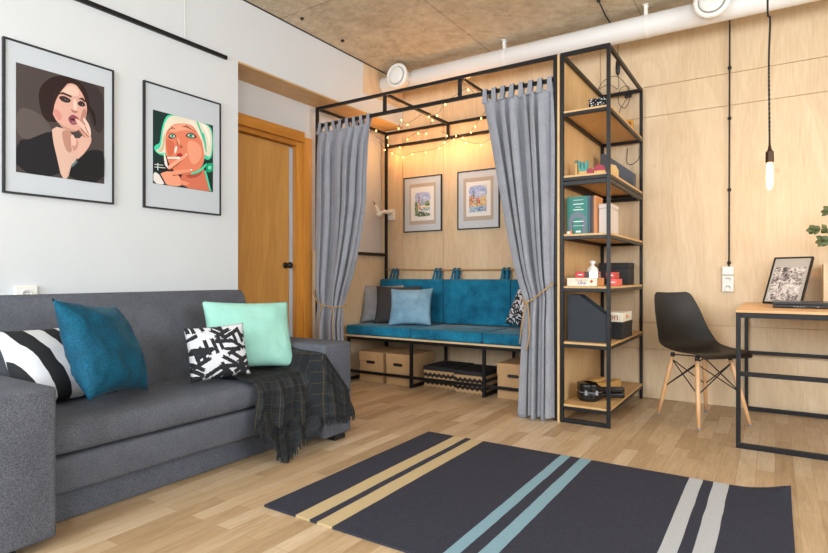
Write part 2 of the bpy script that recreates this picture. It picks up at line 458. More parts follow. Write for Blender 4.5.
def window_frame(n, a0, a1, along):
    bm = bm_new()
    def bar(u0, u1, z0, z1):
        if along == 'X': box(bm, u0, u1, YF-.1, YF-.05, z0, z1)
        else: box(bm, XE+.05, XE+.1, u0, u1, z0, z1)
    bar(a0, a0+.06, wz0, wz1); bar(a1-.06, a1, wz0, wz1); bar(a0+.06, a1-.06, wz0, wz0+.06); bar(a0+.06, a1-.06, wz1-.06, wz1)
    mid = (a0+a1)/2; bar(mid-.03, mid+.03, wz0+.06, wz1-.06)
    struct('window_%d' % n, bm, M['wplastic'])
window_frame(1, -2.9, -.6, 'X'); window_frame(2, .45, 2.45, 'X'); window_frame(3, .3, 2.9, 'Y')

# door in the recess
dr = bpy.data.objects.new('door_1', None); COL.objects.link(dr); dr.location = (XR, 3.1, 0); dr['kind'] = 'structure'
leaf_ = obj('door_leaf', bx(-3.505, -3.47, D0+.005, D1-.105, .01, 2.06), M['door_wood'], dr)
obj('gap_light_strip', bx(-3.500, -3.468, D1-.105, D1-.07, .01, 2.05), M['gap'], dr, label='pale blue-grey strip painted as light in the door gap')  # bluish corridor light through the door gap, painted as a solid strip
obj('jamb', bx(-3.62, XR+.001, D1-.07, D1, 0, DZ-.001), M['pine'], dr)
obj('head_jamb', bx(-3.62, XR+.001, D0, D1-.071, 2.065, DZ-.001), M['pine_h'], dr)
obj('header_casing', bx(XR, XR+.03, 2.607, 3.514, 2.10, 2.187), M['pine_h'], dr, bevel=.002)
obj('side_casing', bx(XR, XR+.022, 3.515, 3.607, 0, 2.15), M['pine'], dr, bevel=.002)
obj('side_casing', bx(XR, XR+.022, 2.63, D0, 0, 2.099), M['pine'], dr, bevel=.002)
obj('backing_panel', bx(-3.69, -3.63, D0, D1, 0, DZ), M['white'], dr)
bm = bm_new()
lathe(bm, [(.026, 0), (.026, .006), (.011, .008), (.011, .035), (.024, .045), (.028, .06), (.024, .07), (.01, .074)], (-3.469, 3.36, 1.045), 'X', 20)
obj('door_knob', bm, M['black'], leaf_, smooth=True)

# ------------------------------------------------------------------ ceiling duct, vents, wires
DY, DZc, DR = 4.33, 2.772, .08
t = thing('ventilation_duct', 'long white round ventilation duct hung under the concrete ceiling', 'duct', (0, DY, DZc))
bm = bm_new(); lathe(bm, [(DR-.004, XW+.008), (DR, XW+.012), (DR, XE-.003)], (0, DY, DZc), 'X', 40); obj('duct_tube', bm, M['duct'], t, smooth=True)
for x in (-1.88, -.78, .42, 1.6):
    bm = bm_new(); lathe(bm, [(DR+.0008, x-.011), (DR+.0035, x-.010), (DR+.0035, x+.010), (DR+.0008, x+.011)], (0, DY, DZc), 'X', 40)
    box(bm, x-.012, x+.012, DY-.055, DY-.035, DZc+.05, CE-.004); box(bm, x-.018, x+.018, DY-.075, DY-.015, CE-.006, CE-.001)
    obj('pipe_bracket', bm, M['wplastic'], t)
for x, far in ((-2.88, True), (-.352, False)):
    lb = 'white round ceiling-duct vent next to the painted beam' if far else 'white round vent on the duct above the black chair'
    v = thing('air_vent', lb, 'vent', (x, DY-.08, DZc-.0), 'round vents on the duct')
    bm = bm_new(); lathe(bm, [(.078, DY-.06), (.08, DY-.062), (.08, DY-.155)], (x, 0, DZc), 'Y', 36); obj('stub_pipe', bm, M['duct'], v, smooth=True)
    bm = bm_new(); lathe(bm, [(.09, DY-.150), (.110, DY-.156), (.113, DY-.165), (.104, DY-.178), (.086, DY-.183), (.080, DY-.172), (.078, DY-.158)], (x, 0, DZc), 'Y', 40); obj('vent_ring', bm, M['wplastic'], v, smooth=True)
    bm = bm_new(); lathe(bm, [(.02, DY-.160), (.072, DY-.170), (.075, DY-.180), (.068, DY-.187), (.03, DY-.190), (.002, DY-.190)], (x, 0, DZc), 'Y', 40); obj('vent_disc', bm, M['wplastic'], v, smooth=True)

# black insulated wires
t = thing('ceiling_cable', 'black cable clipped to the concrete ceiling above the shelving', 'cable', (-1.0, 3.5, CE))
obj('wire', tb([(-1.0, 3.3, CE-.014), (-1.02, 3.6, CE-.016), (-1.035, 3.9, CE-.014), (-1.06, 4.26, CE-.012), (-1.06, 4.60, CE-.012)], .0055, 8), M['black'], t)
for x, y in ((-1.005, 3.35), (-1.042, 4.0)):
    bm = bm_new(); lathe(bm, [(.006, -.026), (.013, -.022), (.013, -.013), (.008, -.010), (.013, -.007), (.013, -.001)], (x, y, CE), 'Z', 14); obj('insulator', bm, M['black'], t, smooth=True)
t = thing('wall_cable', 'black retro cable running down the plywood wall to the white sockets', 'cable', (-.28, YB, 1.03))
def twist(p0, p1, r, turns, n=160, amp=.0035):
    p0, p1 = Vector(p0), Vector(p1); u, w = frame_of(p1-p0); out = []
    for s in (0, PI):
        out.append([p0.lerp(p1, i/n) + (u*math.cos(s+2*PI*turns*i/n) + w*math.sin(s+2*PI*turns*i/n))*amp for i in range(n+1)])
    return out
bm = bm_new()
for q in twist((-.28, YB-.02, 1.022), (-.275, YB-.02, CE-.003), .003, 55, 330): tube(bm, q, .0032, 6)
obj('twisted_wire', bm, M['black'], t, smooth=True)
for z in (1.05, 1.58, 2.10, 2.466):
    bm = bm_new(); lathe(bm, [(.006, -.022), (.012, -.019), (.013, -.012), (.008, -.009), (.013, -.006), (.013, 0)], (-.28+.0025*(z-1.03), YB-.001, z), 'Y', 14)
    for v in bm.verts: pass
    obj('insulator', bm, M['black'], t, smooth=True)
def euro_socket(name, label, cat, x0, x1, z0, z1, y, holes, group=None, normal='Y', mat=None):
    """socket plate on a wall; normal 'Y' means it faces -Y, 'X' it faces +X (x,y swap)"""
    cx, cz = (x0+x1)/2, (z0+z1)/2
    def P(u, d, z): return (u, y-d, z) if normal == 'Y' else (y+d, u, z)
    t = thing(name, label, cat, P(cx, 0, z0), group)
    bm = bm_new(); a, b = P(x0, .0005, z0), P(x1, .026, z1)
    box(bm, min(a[0], b[0]), max(a[0], b[0]), min(a[1], b[1]), max(a[1], b[1]), z0, z1); cvp = obj('cover_plate', bm, M['wplastic'], t, bevel=.006)
    for hz in holes:
        bm = bm_new(); ax = 'Y' if normal == 'Y' else 'X'; sg = -1 if normal == 'Y' else 1
        lathe(bm, [(.024, sg*.0262), (.025, sg*.029), (.021, sg*.030), (.019, sg*.0268), (.002, sg*.0266)], P(cx, 0, hz), ax, 24); obj('socket_ring', bm, M['wplastic'], cvp, smooth=True)
        bm = bm_new()
        for s in (-.0095, .0095):
            lathe(bm, [(.003, sg*.0268), (.003, sg*.0285)], P(cx+s, 0, hz), ax, 10)
        box(bm, *( (cx-.016, cx+.016, y-.0275, y-.0268) if normal == 'Y' else (y+.0268, y+.0275, cx-.016, cx+.016)), hz+.008, hz+.013)
        obj('contacts', bm, M['gplastic'], cvp)
    return t
euro_socket('power_socket', 'white double power socket on the plywood wall below the light switch', 'socket', -.325, -.250, .838, .957, YB, (.868, .927), 'white wall fittings')
sw = thing('light_switch', 'white double rocker switch at the foot of the black wall cable', 'switch', (-.287, YB, .965), 'white wall fittings')
obj('cover_plate', bx(-.326, -.250, YB-.026, YB-.0005, .962, 1.022), M['wplastic'], sw, bevel=.005)
for a in (-.317, -.287): obj('rocker', bx(a, a+.028, YB-.031, YB-.0262, .974, 1.01), M['wplastic'], sw, bevel=.002)
euro_socket('power_socket', 'white power socket low on the white wall just above the sofa back', 'socket', 1.232, 1.335, .815, .905, XW, (.862,), 'white wall fittings', 'X')

# black picture rail on the white wall
t = thing('picture_rail', 'slim black metal rail high on the white wall above the portraits', 'rail', (XW, 2.0, 2.44))
obj('rail', bx(XW+.001, XW+.022, -1.0, 2.50, 2.428, 2.452), M['steel'], t, bevel=.002)
obj('hanging_cord', tb([(XW+.008, 2.18, 2.453), (XW+.006, 2.18, CE-.004)], .002, 6), M['wplastic'], t, label='thin white cord rising from the rail')
for i, y in enumerate((3.08, 3.55)):
    bm = bm_new(); box(bm, -3.012, -2.988, y-.009, y+.009, CE-.012, CE-.001); lathe(bm, [(.003, -.022), (.006, -.019), (.006, -.013), (.004, -.012)], (-3.0, y, CE), 'Z', 12)
    o = obj('ceiling_hook', bm, M['black'], None, origin=(-3.0, y, CE)); tag(o, ('black hook in the ceiling beside the beam, nearer the picture rail', 'black hook in the ceiling beside the beam, nearer the round vent')[i], 'hook', 'ceiling hooks')

# ------------------------------------------------------------------ framed portraits on the white wall
def framed(name, label, cat, p0, ax, w, h, fr, fd, mat_layers, group, nrm, mount=None):
    """p0 = lower-left corner on the wall; ax = unit vector to the right seen from the front; nrm = unit vector out of the wall.
       mat_layers: list of (part name, polygons list [(hex, poly)], rect u0,u1,v0,v1 in metres)"""
    p0, ax, nrm = Vector(p0), Vector(ax), Vector(nrm); up = nrm.cross(ax)
    t = thing(name, label, cat, p0 + ax*w/2, group)
    bm = bm_new()
    for u0, u1, v0, v1 in ((0, w, 0, fr), (0, w, h-fr, h), (0, fr, fr, h-fr), (w-fr, w, fr, h-fr)):
        prism(bm, [(u0, v0), (u1, v0), (u1, v1), (u0, v1)], p0 + nrm*.002, ax, up, nrm*fd)
    obj('frame', bm, M['black'], t)
    bm = bm_new(); prism(bm, [(fr, fr), (w-fr, fr), (w-fr, h-fr), (fr, h-fr)], p0 + nrm*.003, ax, up, nrm*(fd*.6)); obj('mount', bm, mount or M['mount'], t)
    base = fd*.6 + .0035
    for pname, polys, (u0, u1, v0, v1) in mat_layers:
        bm = bm_new(); mats = []; k = 0
        for hx, poly in polys:
            mt = wash(hx) if pname == 'painting' else ink(hx)
            if mt not in mats: mats.append(mt)
            pp = [(u0 + min(max(a, 0), 1)*(u1-u0), v0 + min(max(b, 0), 1)*(v1-v0)) for a, b in poly]
            d = base + .00012*k; vs = []
            for a, b in pp:
                q = p0 + ax*a + up*b + nrm*d
                if not vs or (vs[-1].co - q).length > 1e-5: vs.append(bm.verts.new(q))
            f = bm.faces.new(vs); f.material_index = mats.index(mt)
            # give the lowest layer its paper thickness
            k += 1
        bmesh.ops.triangulate(bm, faces=bm.faces)
        o = obj(pname, bm, mats, t); base += .0005
        for p in o.data.polygons: pass
    return t
SQ = [(0, 0), (1, 0), (1, 1), (0, 1)]
sp = smooth_poly
P1 = [
  ('#4a403f', SQ),
  ('#5d5350', sp([(0.001,0.609),(0.24,0.588),(0.375,0.477),(0.348,0.37),(0.001,0.283)], 2)),
  ('#382f2f', sp([(0.619,0.996),(1,1),(0.999,0.5),(0.836,0.541),(0.755,0.887)], 2)),
  ('#1d1c21', sp([(0.001,0.287),(0.186,0.333),(0.375,0.447),(0.408,0.368),(0.449,0.19),(0.484,0.003),(0.001,0.0)], 1)),
  ('#d9b3a2', sp([(0.375,0.489),(0.592,0.482),(0.687,0.285),(0.652,0.191),(0.592,0.136),(0.56,0),(0.484,0.003),(0.435,0.188),(0.389,0.342)], 1)),
  ('#b98877', sp([(0.484,0.474),(0.619,0.471),(0.608,0.261),(0.543,0.262),(0.497,0.372)], 2)),
  ('#2a1a18', sp([(0.229,0.732),(0.248,0.825),(0.308,0.9),(0.389,0.961),(0.497,1),(0.614,1),(0.722,0.975),(0.787,0.895),(0.82,0.781),(0.804,0.68),(0.755,0.646),(0.43,0.533),(0.348,0.518),(0.299,0.536),(0.256,0.602)], 2)),
  ('#241715', sp([(0.787,0.786),(0.877,0.721),(0.901,0.623),(0.879,0.562),(0.863,0.64),(0.809,0.725)], 2)),
  ('#dba898', sp([(0.375,0.671),(0.408,0.77),(0.467,0.86),(0.543,0.929),(0.625,0.952),(0.706,0.915),(0.76,0.828),(0.787,0.737),(0.774,0.645),(0.717,0.537),(0.652,0.477),(0.579,0.47),(0.492,0.494),(0.421,0.55),(0.381,0.611)], 2)),
  ('#2f1d1a', sp([(0.348,0.643),(0.37,0.75),(0.43,0.86),(0.516,0.946),(0.592,0.974),(0.524,0.897),(0.462,0.817),(0.413,0.725),(0.392,0.629),(0.375,0.541)], 2)),
  ('#2f1d1a', sp([(0.606,0.987),(0.714,0.953),(0.776,0.868),(0.804,0.765),(0.768,0.793),(0.738,0.859),(0.679,0.921)], 2)),
  ('#e6bfae', sp([(0.484,0.845),(0.565,0.916),(0.636,0.929),(0.69,0.883),(0.673,0.831),(0.592,0.824),(0.516,0.834)], 2)),
  ('#d58f84', sp([(0.386,0.658),(0.462,0.65),(0.495,0.587),(0.462,0.544),(0.408,0.584)], 2)),
  ('#b98373', sp([(0.733,0.732),(0.782,0.719),(0.766,0.636),(0.711,0.545),(0.69,0.572)], 2)),
  ('#c59483', sp([(0.43,0.552),(0.497,0.511),(0.592,0.494),(0.652,0.498),(0.641,0.475),(0.57,0.466),(0.489,0.489)], 2)),
  ('#ecc9ba', sp([(0.619,0.802),(0.652,0.795),(0.668,0.713),(0.641,0.683),(0.619,0.707)], 2)),
  ('#a9695d', sp([(0.587,0.695),(0.63,0.676),(0.679,0.687),(0.657,0.663),(0.603,0.661)], 2)),
  ('#3b282a', sp([(0.443,0.776),(0.505,0.806),(0.598,0.782),(0.573,0.746),(0.497,0.739)], 1)),
  ('#c3bebf', sp([(0.516,0.776),(0.56,0.774),(0.535,0.752)], 1)),
  ('#20181a', sp([(0.527,0.778),(0.551,0.779),(0.546,0.757),(0.527,0.757)], 1)),
  ('#3b282a', sp([(0.663,0.769),(0.714,0.802),(0.766,0.773),(0.747,0.743),(0.684,0.74)], 1)),
  ('#c3bebf', sp([(0.695,0.769),(0.736,0.767),(0.717,0.748)], 1)),
  ('#20181a', sp([(0.703,0.773),(0.728,0.772),(0.722,0.751),(0.703,0.752)], 1)),
  ('#38231f', sp([(0.435,0.801),(0.497,0.837),(0.6,0.821),(0.595,0.803),(0.497,0.816)], 0)),
  ('#38231f', sp([(0.671,0.809),(0.728,0.832),(0.768,0.803),(0.757,0.788),(0.717,0.808)], 0)),
  ('#8b4453', sp([(0.557,0.602),(0.606,0.64),(0.641,0.636),(0.682,0.618),(0.692,0.589),(0.654,0.551),(0.606,0.536),(0.568,0.562)], 2)),
  ('#b06b78', sp([(0.592,0.569),(0.652,0.576),(0.646,0.559),(0.608,0.551)], 2)),
  ('#36141a', sp([(0.562,0.591),(0.625,0.604),(0.657,0.587),(0.619,0.582)], 1)),
  ('#dcae9c', sp([(0.592,0.388),(0.641,0.413),(0.701,0.419),(0.768,0.528),(0.825,0.476),(0.839,0.42),(0.806,0.351),(0.744,0.277),(0.69,0.202),(0.641,0.228),(0.606,0.279),(0.587,0.337)], 1)),
  ('#c08f7e', sp([(0.614,0.392),(0.679,0.403),(0.668,0.318),(0.625,0.275),(0.598,0.33)], 2)),
  ('#e6bfae', sp([(0.633,0.589),(0.654,0.613),(0.755,0.566),(0.828,0.491),(0.804,0.459),(0.714,0.519)], 1)),
  ('#e9c6b6', sp([(0.725,0.625),(0.749,0.64),(0.817,0.562),(0.833,0.467),(0.806,0.474),(0.766,0.551)], 1)),
  ('#d8a593', sp([(0.668,0.532),(0.711,0.519),(0.804,0.457),(0.774,0.42),(0.692,0.484)], 1)),
  ('#a56c5d', sp([(0.714,0.517),(0.804,0.457),(0.793,0.448),(0.703,0.505)], 0)),
  ('#a56c5d', sp([(0.679,0.51),(0.755,0.445),(0.747,0.434),(0.673,0.497)], 0)),
  ('#a56c5d', sp([(0.76,0.555),(0.804,0.481),(0.795,0.475),(0.752,0.546)], 0)),
  ('#e3b9a8', sp([(0.581,0.421),(0.608,0.45),(0.657,0.387),(0.638,0.327),(0.598,0.339)], 1)),
  ('#18181c', sp([(0.652,0.191),(0.768,0.296),(0.877,0.341),(1,0.331),(0.993,0),(0.56,0),(0.592,0.129)], 1)),
  ('#5b7a80', sp([(0.592,0.136),(0.652,0.194),(0.668,0.18),(0.606,0.121)], 0)),
  ('#232329', sp([(0.741,0.053),(0.985,0.048),(0.985,0.038),(0.741,0.043)], 0)),]
framed('framed_portrait', 'black-framed portrait of a dark-haired woman in black touching her lips', 'picture', (XW, 1.186, 1.357), (0, 1, 0), .538, .756, .009, .018,
       [('portrait_print', P1, (.055, .486, .108, .648))], 'large portraits over the sofa', (1, 0, 0))
P2 = [
  ('#16332e', SQ),
  ('#45d3a9', sp([(0.005,0.47),(0.048,0.537),(0.107,0.557),(0.129,0.758),(0.182,0.926),(0.255,1),(0.429,1),(0.697,1),(0.912,1),(1,0.914),(0.995,0.555),(0.925,0.461),(0.831,0.484),(0.214,0.408),(0.086,0.4)], 2)),
  ('#e8dfc9', sp([(0.04,0.453),(0.121,0.499),(0.155,0.763),(0.209,0.914),(0.295,0.995),(0.483,1.0),(0.724,1),(0.903,0.99),(0.981,0.885),(0.973,0.588),(0.93,0.501),(0.831,0.557),(0.214,0.453),(0.094,0.421)], 2)),
  ('#cdbf9f', sp([(0.059,0.445),(0.134,0.508),(0.172,0.721),(0.193,0.703),(0.177,0.519),(0.139,0.442)], 1)),
  ('#3fc79d', sp([(0.804,0.895),(0.863,0.786),(0.89,0.572),(0.863,0.58),(0.831,0.755)], 1)),
  ('#f6f0e0', sp([(0.751,0.991),(0.885,0.966),(0.944,0.852),(0.944,0.631),(0.906,0.795),(0.831,0.925)], 1)),
  ('#3fc79d', sp([(0.697,1),(0.729,1),(0.818,0.825),(0.836,0.708),(0.799,0.797)], 0)),
  ('#d4745a', sp([(0.442,0.198),(0.67,0.252),(0.818,0.361),(0.871,0.228),(0.938,0.042),(0.979,0),(0.429,0.006)], 1)),
  ('#b3543f', sp([(0.496,0.188),(0.67,0.243),(0.81,0.34),(0.791,0.222),(0.59,0.137)], 2)),
  ('#e68565', sp([(0.193,0.721),(0.241,0.802),(0.322,0.873),(0.483,0.92),(0.635,0.92),(0.729,0.855),(0.796,0.736),(0.836,0.563),(0.842,0.442),(0.78,0.321),(0.67,0.245),(0.536,0.189),(0.416,0.173),(0.295,0.238),(0.214,0.363),(0.185,0.543)], 2)),
  ('#f1a689', sp([(0.236,0.783),(0.322,0.864),(0.483,0.911),(0.622,0.903),(0.676,0.843),(0.536,0.838),(0.402,0.788),(0.268,0.744)], 2)),
  ('#f0a182', sp([(0.531,0.692),(0.697,0.7),(0.799,0.623),(0.783,0.457),(0.649,0.335),(0.563,0.439)], 2)),
  ('#d56d51', sp([(0.209,0.66),(0.255,0.635),(0.335,0.626),(0.322,0.452),(0.241,0.394),(0.204,0.524)], 2)),
  ('#e9dfc8', sp([(0.172,0.676),(0.188,0.769),(0.241,0.882),(0.362,0.946),(0.536,0.974),(0.429,0.923),(0.295,0.854),(0.22,0.764)], 2)),
  ('#eee5d0', sp([(0.536,0.983),(0.67,0.973),(0.764,0.862),(0.818,0.704),(0.764,0.766),(0.686,0.881),(0.584,0.938)], 2)),
  ('#45d3a9', sp([(0.59,0.222),(0.751,0.293),(0.874,0.423),(0.893,0.392),(0.777,0.27),(0.617,0.202)], 1)),
  ('#45d3a9', sp([(0.836,0.291),(0.869,0.311),(0.954,0.044),(0.976,0),(0.933,0.022)], 0)),
  ('#e07a5c', sp([(0.349,0.697),(0.397,0.607),(0.354,0.544),(0.397,0.529),(0.472,0.562),(0.464,0.607),(0.418,0.625)], 2)),
  ('#7a2f28', sp([(0.416,0.59),(0.464,0.586),(0.445,0.558)], 1)),
  ('#f5b598', sp([(0.37,0.69),(0.402,0.684),(0.429,0.608),(0.402,0.603)], 1)),
  ('#6b4038', sp([(0.231,0.687),(0.282,0.742),(0.354,0.733),(0.359,0.697),(0.29,0.654),(0.241,0.657)], 1)),
  ('#cfe6da', sp([(0.252,0.695),(0.29,0.725),(0.338,0.718),(0.338,0.693),(0.29,0.67)], 1)),
  ('#3fa58a', sp([(0.276,0.723),(0.319,0.731),(0.319,0.683),(0.276,0.675)], 2)),
  ('#1d2a29', sp([(0.29,0.711),(0.306,0.714),(0.306,0.694),(0.29,0.691)], 2)),
  ('#6b4038', sp([(0.509,0.76),(0.595,0.82),(0.697,0.788),(0.702,0.751),(0.595,0.725),(0.525,0.735)], 1)),
  ('#cfe6da', sp([(0.536,0.759),(0.595,0.798),(0.665,0.777),(0.66,0.755),(0.595,0.737)], 1)),
  ('#3fa58a', sp([(0.571,0.789),(0.63,0.801),(0.63,0.744),(0.571,0.732)], 2)),
  ('#1d2a29', sp([(0.59,0.779),(0.611,0.783),(0.611,0.757),(0.59,0.753)], 2)),
  ('#9c5743', sp([(0.209,0.746),(0.295,0.827),(0.357,0.802),(0.295,0.806)], 0)),
  ('#9c5743', sp([(0.44,0.863),(0.536,0.899),(0.702,0.83),(0.536,0.869)], 0)),
  ('#b02f2e', sp([(0.354,0.443),(0.416,0.49),(0.475,0.465),(0.445,0.428),(0.375,0.421)], 2)),
  ('#f0a080', sp([(0.086,0.143),(0.268,0.216),(0.408,0.165),(0.448,0.078),(0.434,0.009),(0.188,0.0),(0.142,0.083)], 1)),
  ('#ec9474', sp([(0.424,0.11),(0.563,0.082),(0.587,0.057),(0.424,0.024)], 1)),
  ('#f4aa8c', sp([(0.169,0.23),(0.496,0.478),(0.539,0.494),(0.534,0.456),(0.365,0.318),(0.241,0.217)], 1)),
  ('#ee9a7a', sp([(0.263,0.211),(0.576,0.279),(0.625,0.279),(0.598,0.235),(0.295,0.146)], 1)),
  ('#a9452f', sp([(0.295,0.149),(0.595,0.237),(0.595,0.23),(0.295,0.137)], 0)),
  ('#a9452f', sp([(0.241,0.217),(0.37,0.319),(0.483,0.408),(0.375,0.309),(0.252,0.209)], 0)),
  ('#f6f1e8', sp([(0.214,0.39),(0.416,0.428),(0.421,0.398),(0.22,0.37)], 0)),
  ('#f3e6df', sp([(0.158,0.453),(0.193,0.391),(0.231,0.234),(0.201,0.209),(0.166,0.315)], 1)),
  ('#f3e6df', sp([(0.33,0.453),(0.327,0.54),(0.365,0.578),(0.381,0.549),(0.351,0.475)], 1)),
  ('#f7ece4', sp([(0.499,0.478),(0.539,0.504),(0.534,0.477)], 1)),
  ('#f7ece4', sp([(0.579,0.28),(0.63,0.287),(0.609,0.256)], 1)),
  ('#1a1a20', sp([(0.0,0.283),(0.161,0.292),(0.26,0.197),(0.0,0.177)], 0)),
  ('#c9d2ce', sp([(0.016,0.263),(0.147,0.272),(0.155,0.262),(0.016,0.252)], 0)),
  ('#c9d2ce', sp([(0.016,0.228),(0.177,0.24),(0.188,0.23),(0.016,0.217)], 0)),
  ('#c9d2ce', sp([(0.059,0.282),(0.075,0.285),(0.075,0.186),(0.059,0.184)], 0)),
  ('#e4ded8', sp([(0,0.159),(0.08,0.138),(0.153,0.077),(0.18,0),(0,0)], 1)),
  ('#26262c', sp([(0.08,0.14),(0.107,0.141),(0.198,0.006),(0.177,0.001)], 0)),
  ('#18a271', sp([(0.858,0.406),(1.0,0.444),(0.989,0.305),(0.871,0.274)], 1)),
  ('#7fe3c0', sp([(0.898,0.379),(0.96,0.393),(0.954,0.334),(0.903,0.321)], 1)),]
framed('framed_portrait', 'black-framed portrait of a short-haired blonde woman with orange and mint tones', 'picture', (XW, 1.903, 1.36), (0, 1, 0), .545, .753, .009, .018,
       [('portrait_print', P2, (.058, .485, .150, .593))], 'large portraits over the sofa', (1, 0, 0))

# ------------------------------------------------------------------ rug
bm = bm_new(); nx, ny = 60, 40
def rugz(x, y): 
    z = .0095 + .004*max(0, noise.noise(Vector((x*1.6, y*1.6, 3))))
    c = max(0, 1-math.hypot(x-.056, y-2.9)/.22); return z + .045*c*c
top = [[bm.verts.new((-1.766+1.824*i/nx, 1.594+1.300*j/ny, rugz(-1.766+1.824*i/nx, 1.594+1.300*j/ny))) for j in range(ny+1)] for i in range(nx+1)]
bot = [[bm.verts.new((v.co.x, v.co.y, max(.0008, v.co.z-.0095))) for v in r] for r in top]
for i in range(nx):
    for j in range(ny):
        bm.faces.new((top[i][j], top[i+1][j], top[i+1][j+1], top[i][j+1])); bm.faces.new((bot[i][j], bot[i][j+1], bot[i+1][j+1], bot[i+1][j]))
for i in range(nx):
    for j in (0, ny): bm.faces.new((top[i][j], bot[i][j], bot[i+1][j], top[i+1][j]))
for j in range(ny):
    for i in (0, nx): bm.faces.new((top[i][j], top[i][j+1], bot[i][j+1], bot[i][j]))
tag(obj('rug', bm, M['rug'], smooth=False), 'charcoal flat-woven rug with paired cream, blue and grey stripes on the floor', 'rug')

# ------------------------------------------------------------------ sofa
sf = thing('sofa', 'charcoal grey fabric sofa with box arms against the white wall', 'sofa', (-2.65, 1.7, 0))
AY0, AY1, BY0, BY1 = .73, .970, 2.36, 2.598
def soft(name, bm, bevel, **k): return obj(name, bm, M['sofa'], sf, bevel=bevel, smooth=True, **k)
for y0, y1, nm in ((AY0, AY1, 0), (BY0, BY1, 1)): soft('armrest', bx(-3.06, -2.125, y0, y1, .030, .563), .016)
bm = bm_new()   # tilted backrest between the arms
prism(bm, [(-2.70, .30), (-2.72, .42), (-2.915, .845), (-2.935, .862), (-3.09, .862), (-3.10, .84), (-3.07, .16), (-2.78, .16)], (0, AY1+.002, 0), (1, 0, 0), (0, 0, 1), (0, BY0+.10-AY1, 0))
for v in bm.verts:
    pass
o = soft('backrest', bm, .016)
bm = bm_new(); N = 30   # seat cushion: crowned top, rounded front
prof = [(-2.80, .275), (-2.80, .398), (-2.60, .406), (-2.42, .405), (-2.31, .399), (-2.262, .385), (-2.243, .358), (-2.240, .325), (-2.246, .285), (-2.265, .270), (-2.40, .270), (-2.60, .270)]
rings = []
for j in range(N+1):
    y = AY1+.004 + (BY0-AY1-.008)*j/N; e = min(1, min(j, N-j)/2.5); sx = .012*(1-e)**2; sz = .010*(1-e)**2
    wob = .004*noise.noise(Vector((y*4, 0, 1)))
    rings.append([bm.verts.new((px - (sx if px > -2.5 else 0), y, pz - (sz if pz > .35 else 0) + (wob if pz > .35 else 0))) for px, pz in prof])
for a, b in zip(rings, rings[1:]):
    for k in range(len(prof)): bm.faces.new((a[k], a[(k+1) % len(prof)], b[(k+1) % len(prof)], b[k]))
bm.faces.new(rings[0]); bm.faces.new(rings[-1][::-1])
soft('seat_cushion', bm, 0, sub=1)
soft('seat_drawer', bx(-2.98, -2.247, AY1+.004, BY0-.004, .125, .266), .022)
soft('base_frame', bx(-2.96, -2.315, AY1+.004, BY0-.004, .003, .122), .004)
for x in (-2.165, -2.96):
    for y in (.80, 2.50): obj('foot', bx(x-.04, x+.035, y-.045, y+.045, .0005, .0295), M['black'], sf, bevel=.003, label='black block foot')

# ------------------------------------------------------------------ pillows
def pillow(name, label, cat, w, h, t, bottom, yaw, lean, roll, mat, zrest, group, seed, pin=.07, wr=.006):
    N = 26; bm = bm_new(); grids = []
    for side in (1, -1):
        g = []
        for i in range(N+1):
            row = []
            for j in range(N+1):
                u = -1+2*i/N; v = -1+2*j/N
                u = math.copysign(abs(u)**.8, u); v = math.copysign(abs(v)**.8, v)
                e = max(0, (1-u*u)*(1-v*v))
                x = w/2*u*(1-pin*(1-v*v)*u*u); y = h/2*v*(1-pin*(1-u*u)*v*v)
                z = side*(t/2*e**.55*(1-.12*v))
                z += wr*noise.noise(Vector((u*2.6+seed, v*2.6, side*2)))*min(1, e*3) + wr*.6*noise.noise(Vector((u*7+seed, v*7, side)))*min(1, e*4)
                # tension creases running in from the corners
                cr = sum(math.sin(6*math.atan2(v-b, u-a)*2+seed)*math.exp(-3*math.hypot(u-a, v-b)) for a in (-1, 1) for b in (-1, 1))
                z += wr*.8*cr*min(1, e*4)
                row.append((x, y, z))
            g.append(row)
        grids.append(g)
    vf = [[bm.verts.new(p) for p in r] for r in grids[0]]
    vb = [[vf[i][j] if i in (0, N) or j in (0, N) else bm.verts.new(grids[1][i][j]) for j in range(N+1)] for i in range(N+1)]
    for i in range(N+1):
        for j in range(N+1):
            if i in (0, N) or j in (0, N): vf[i][j].co.z = 0
    for i in range(N):
        for j in range(N):
            bm.faces.new((vf[i][j], vf[i+1][j], vf[i+1][j+1], vf[i][j+1])); bm.faces.new((vb[i][j], vb[i][j+1], vb[i+1][j+1], vb[i+1][j]))
    yaw, lean, roll = map(math.radians, (yaw, lean, roll))
    r = Vector((-math.sin(yaw), math.cos(yaw), 0)); n0 = Vector((math.cos(yaw), math.sin(yaw), 0))
    up = -n0*math.sin(lean) + Vector((0, 0, math.cos(lean))); n = r.cross(up)
    r2 = r*math.cos(roll) + up*math.sin(roll); up2 = up*math.cos(roll) - r*math.sin(roll)
    R = Matrix((r2, up2, n)).transposed()
    c = Vector(bottom) + up*h/2
    lo = min((R @ v.co).z for v in bm.verts); c.z = zrest - lo
    me_o = obj(name, bm, mat, None, smooth=True)
    me_o.matrix_world = Matrix.Translation(c) @ R.to_4x4()
    tag(me_o, label, cat, group); return me_o
SP = 'cushions on the grey sofa'
pillow('cushion', 'black and white wavy striped cushion against the near sofa arm', 'cushion', .44, .37, .17, (-2.575, 1.235, .43), 8, 31, 0, M['stripes'], .406, SP, 3, .08)
pillow('cushion', 'plump teal velvet cushion leaning beside the striped cushion', 'cushion', .47, .445, .21, (-2.41, 1.375, .43), 34, 24, -7, M['teal'], .406, SP, 9, .10, .016)
pillow('cushion', 'large mint green cushion at the far end of the sofa', 'cushion', .50, .41, .16, (-2.43, 2.125, .43), -24, 26, -2, M['mint'], .430, SP, 5, .07, .008)
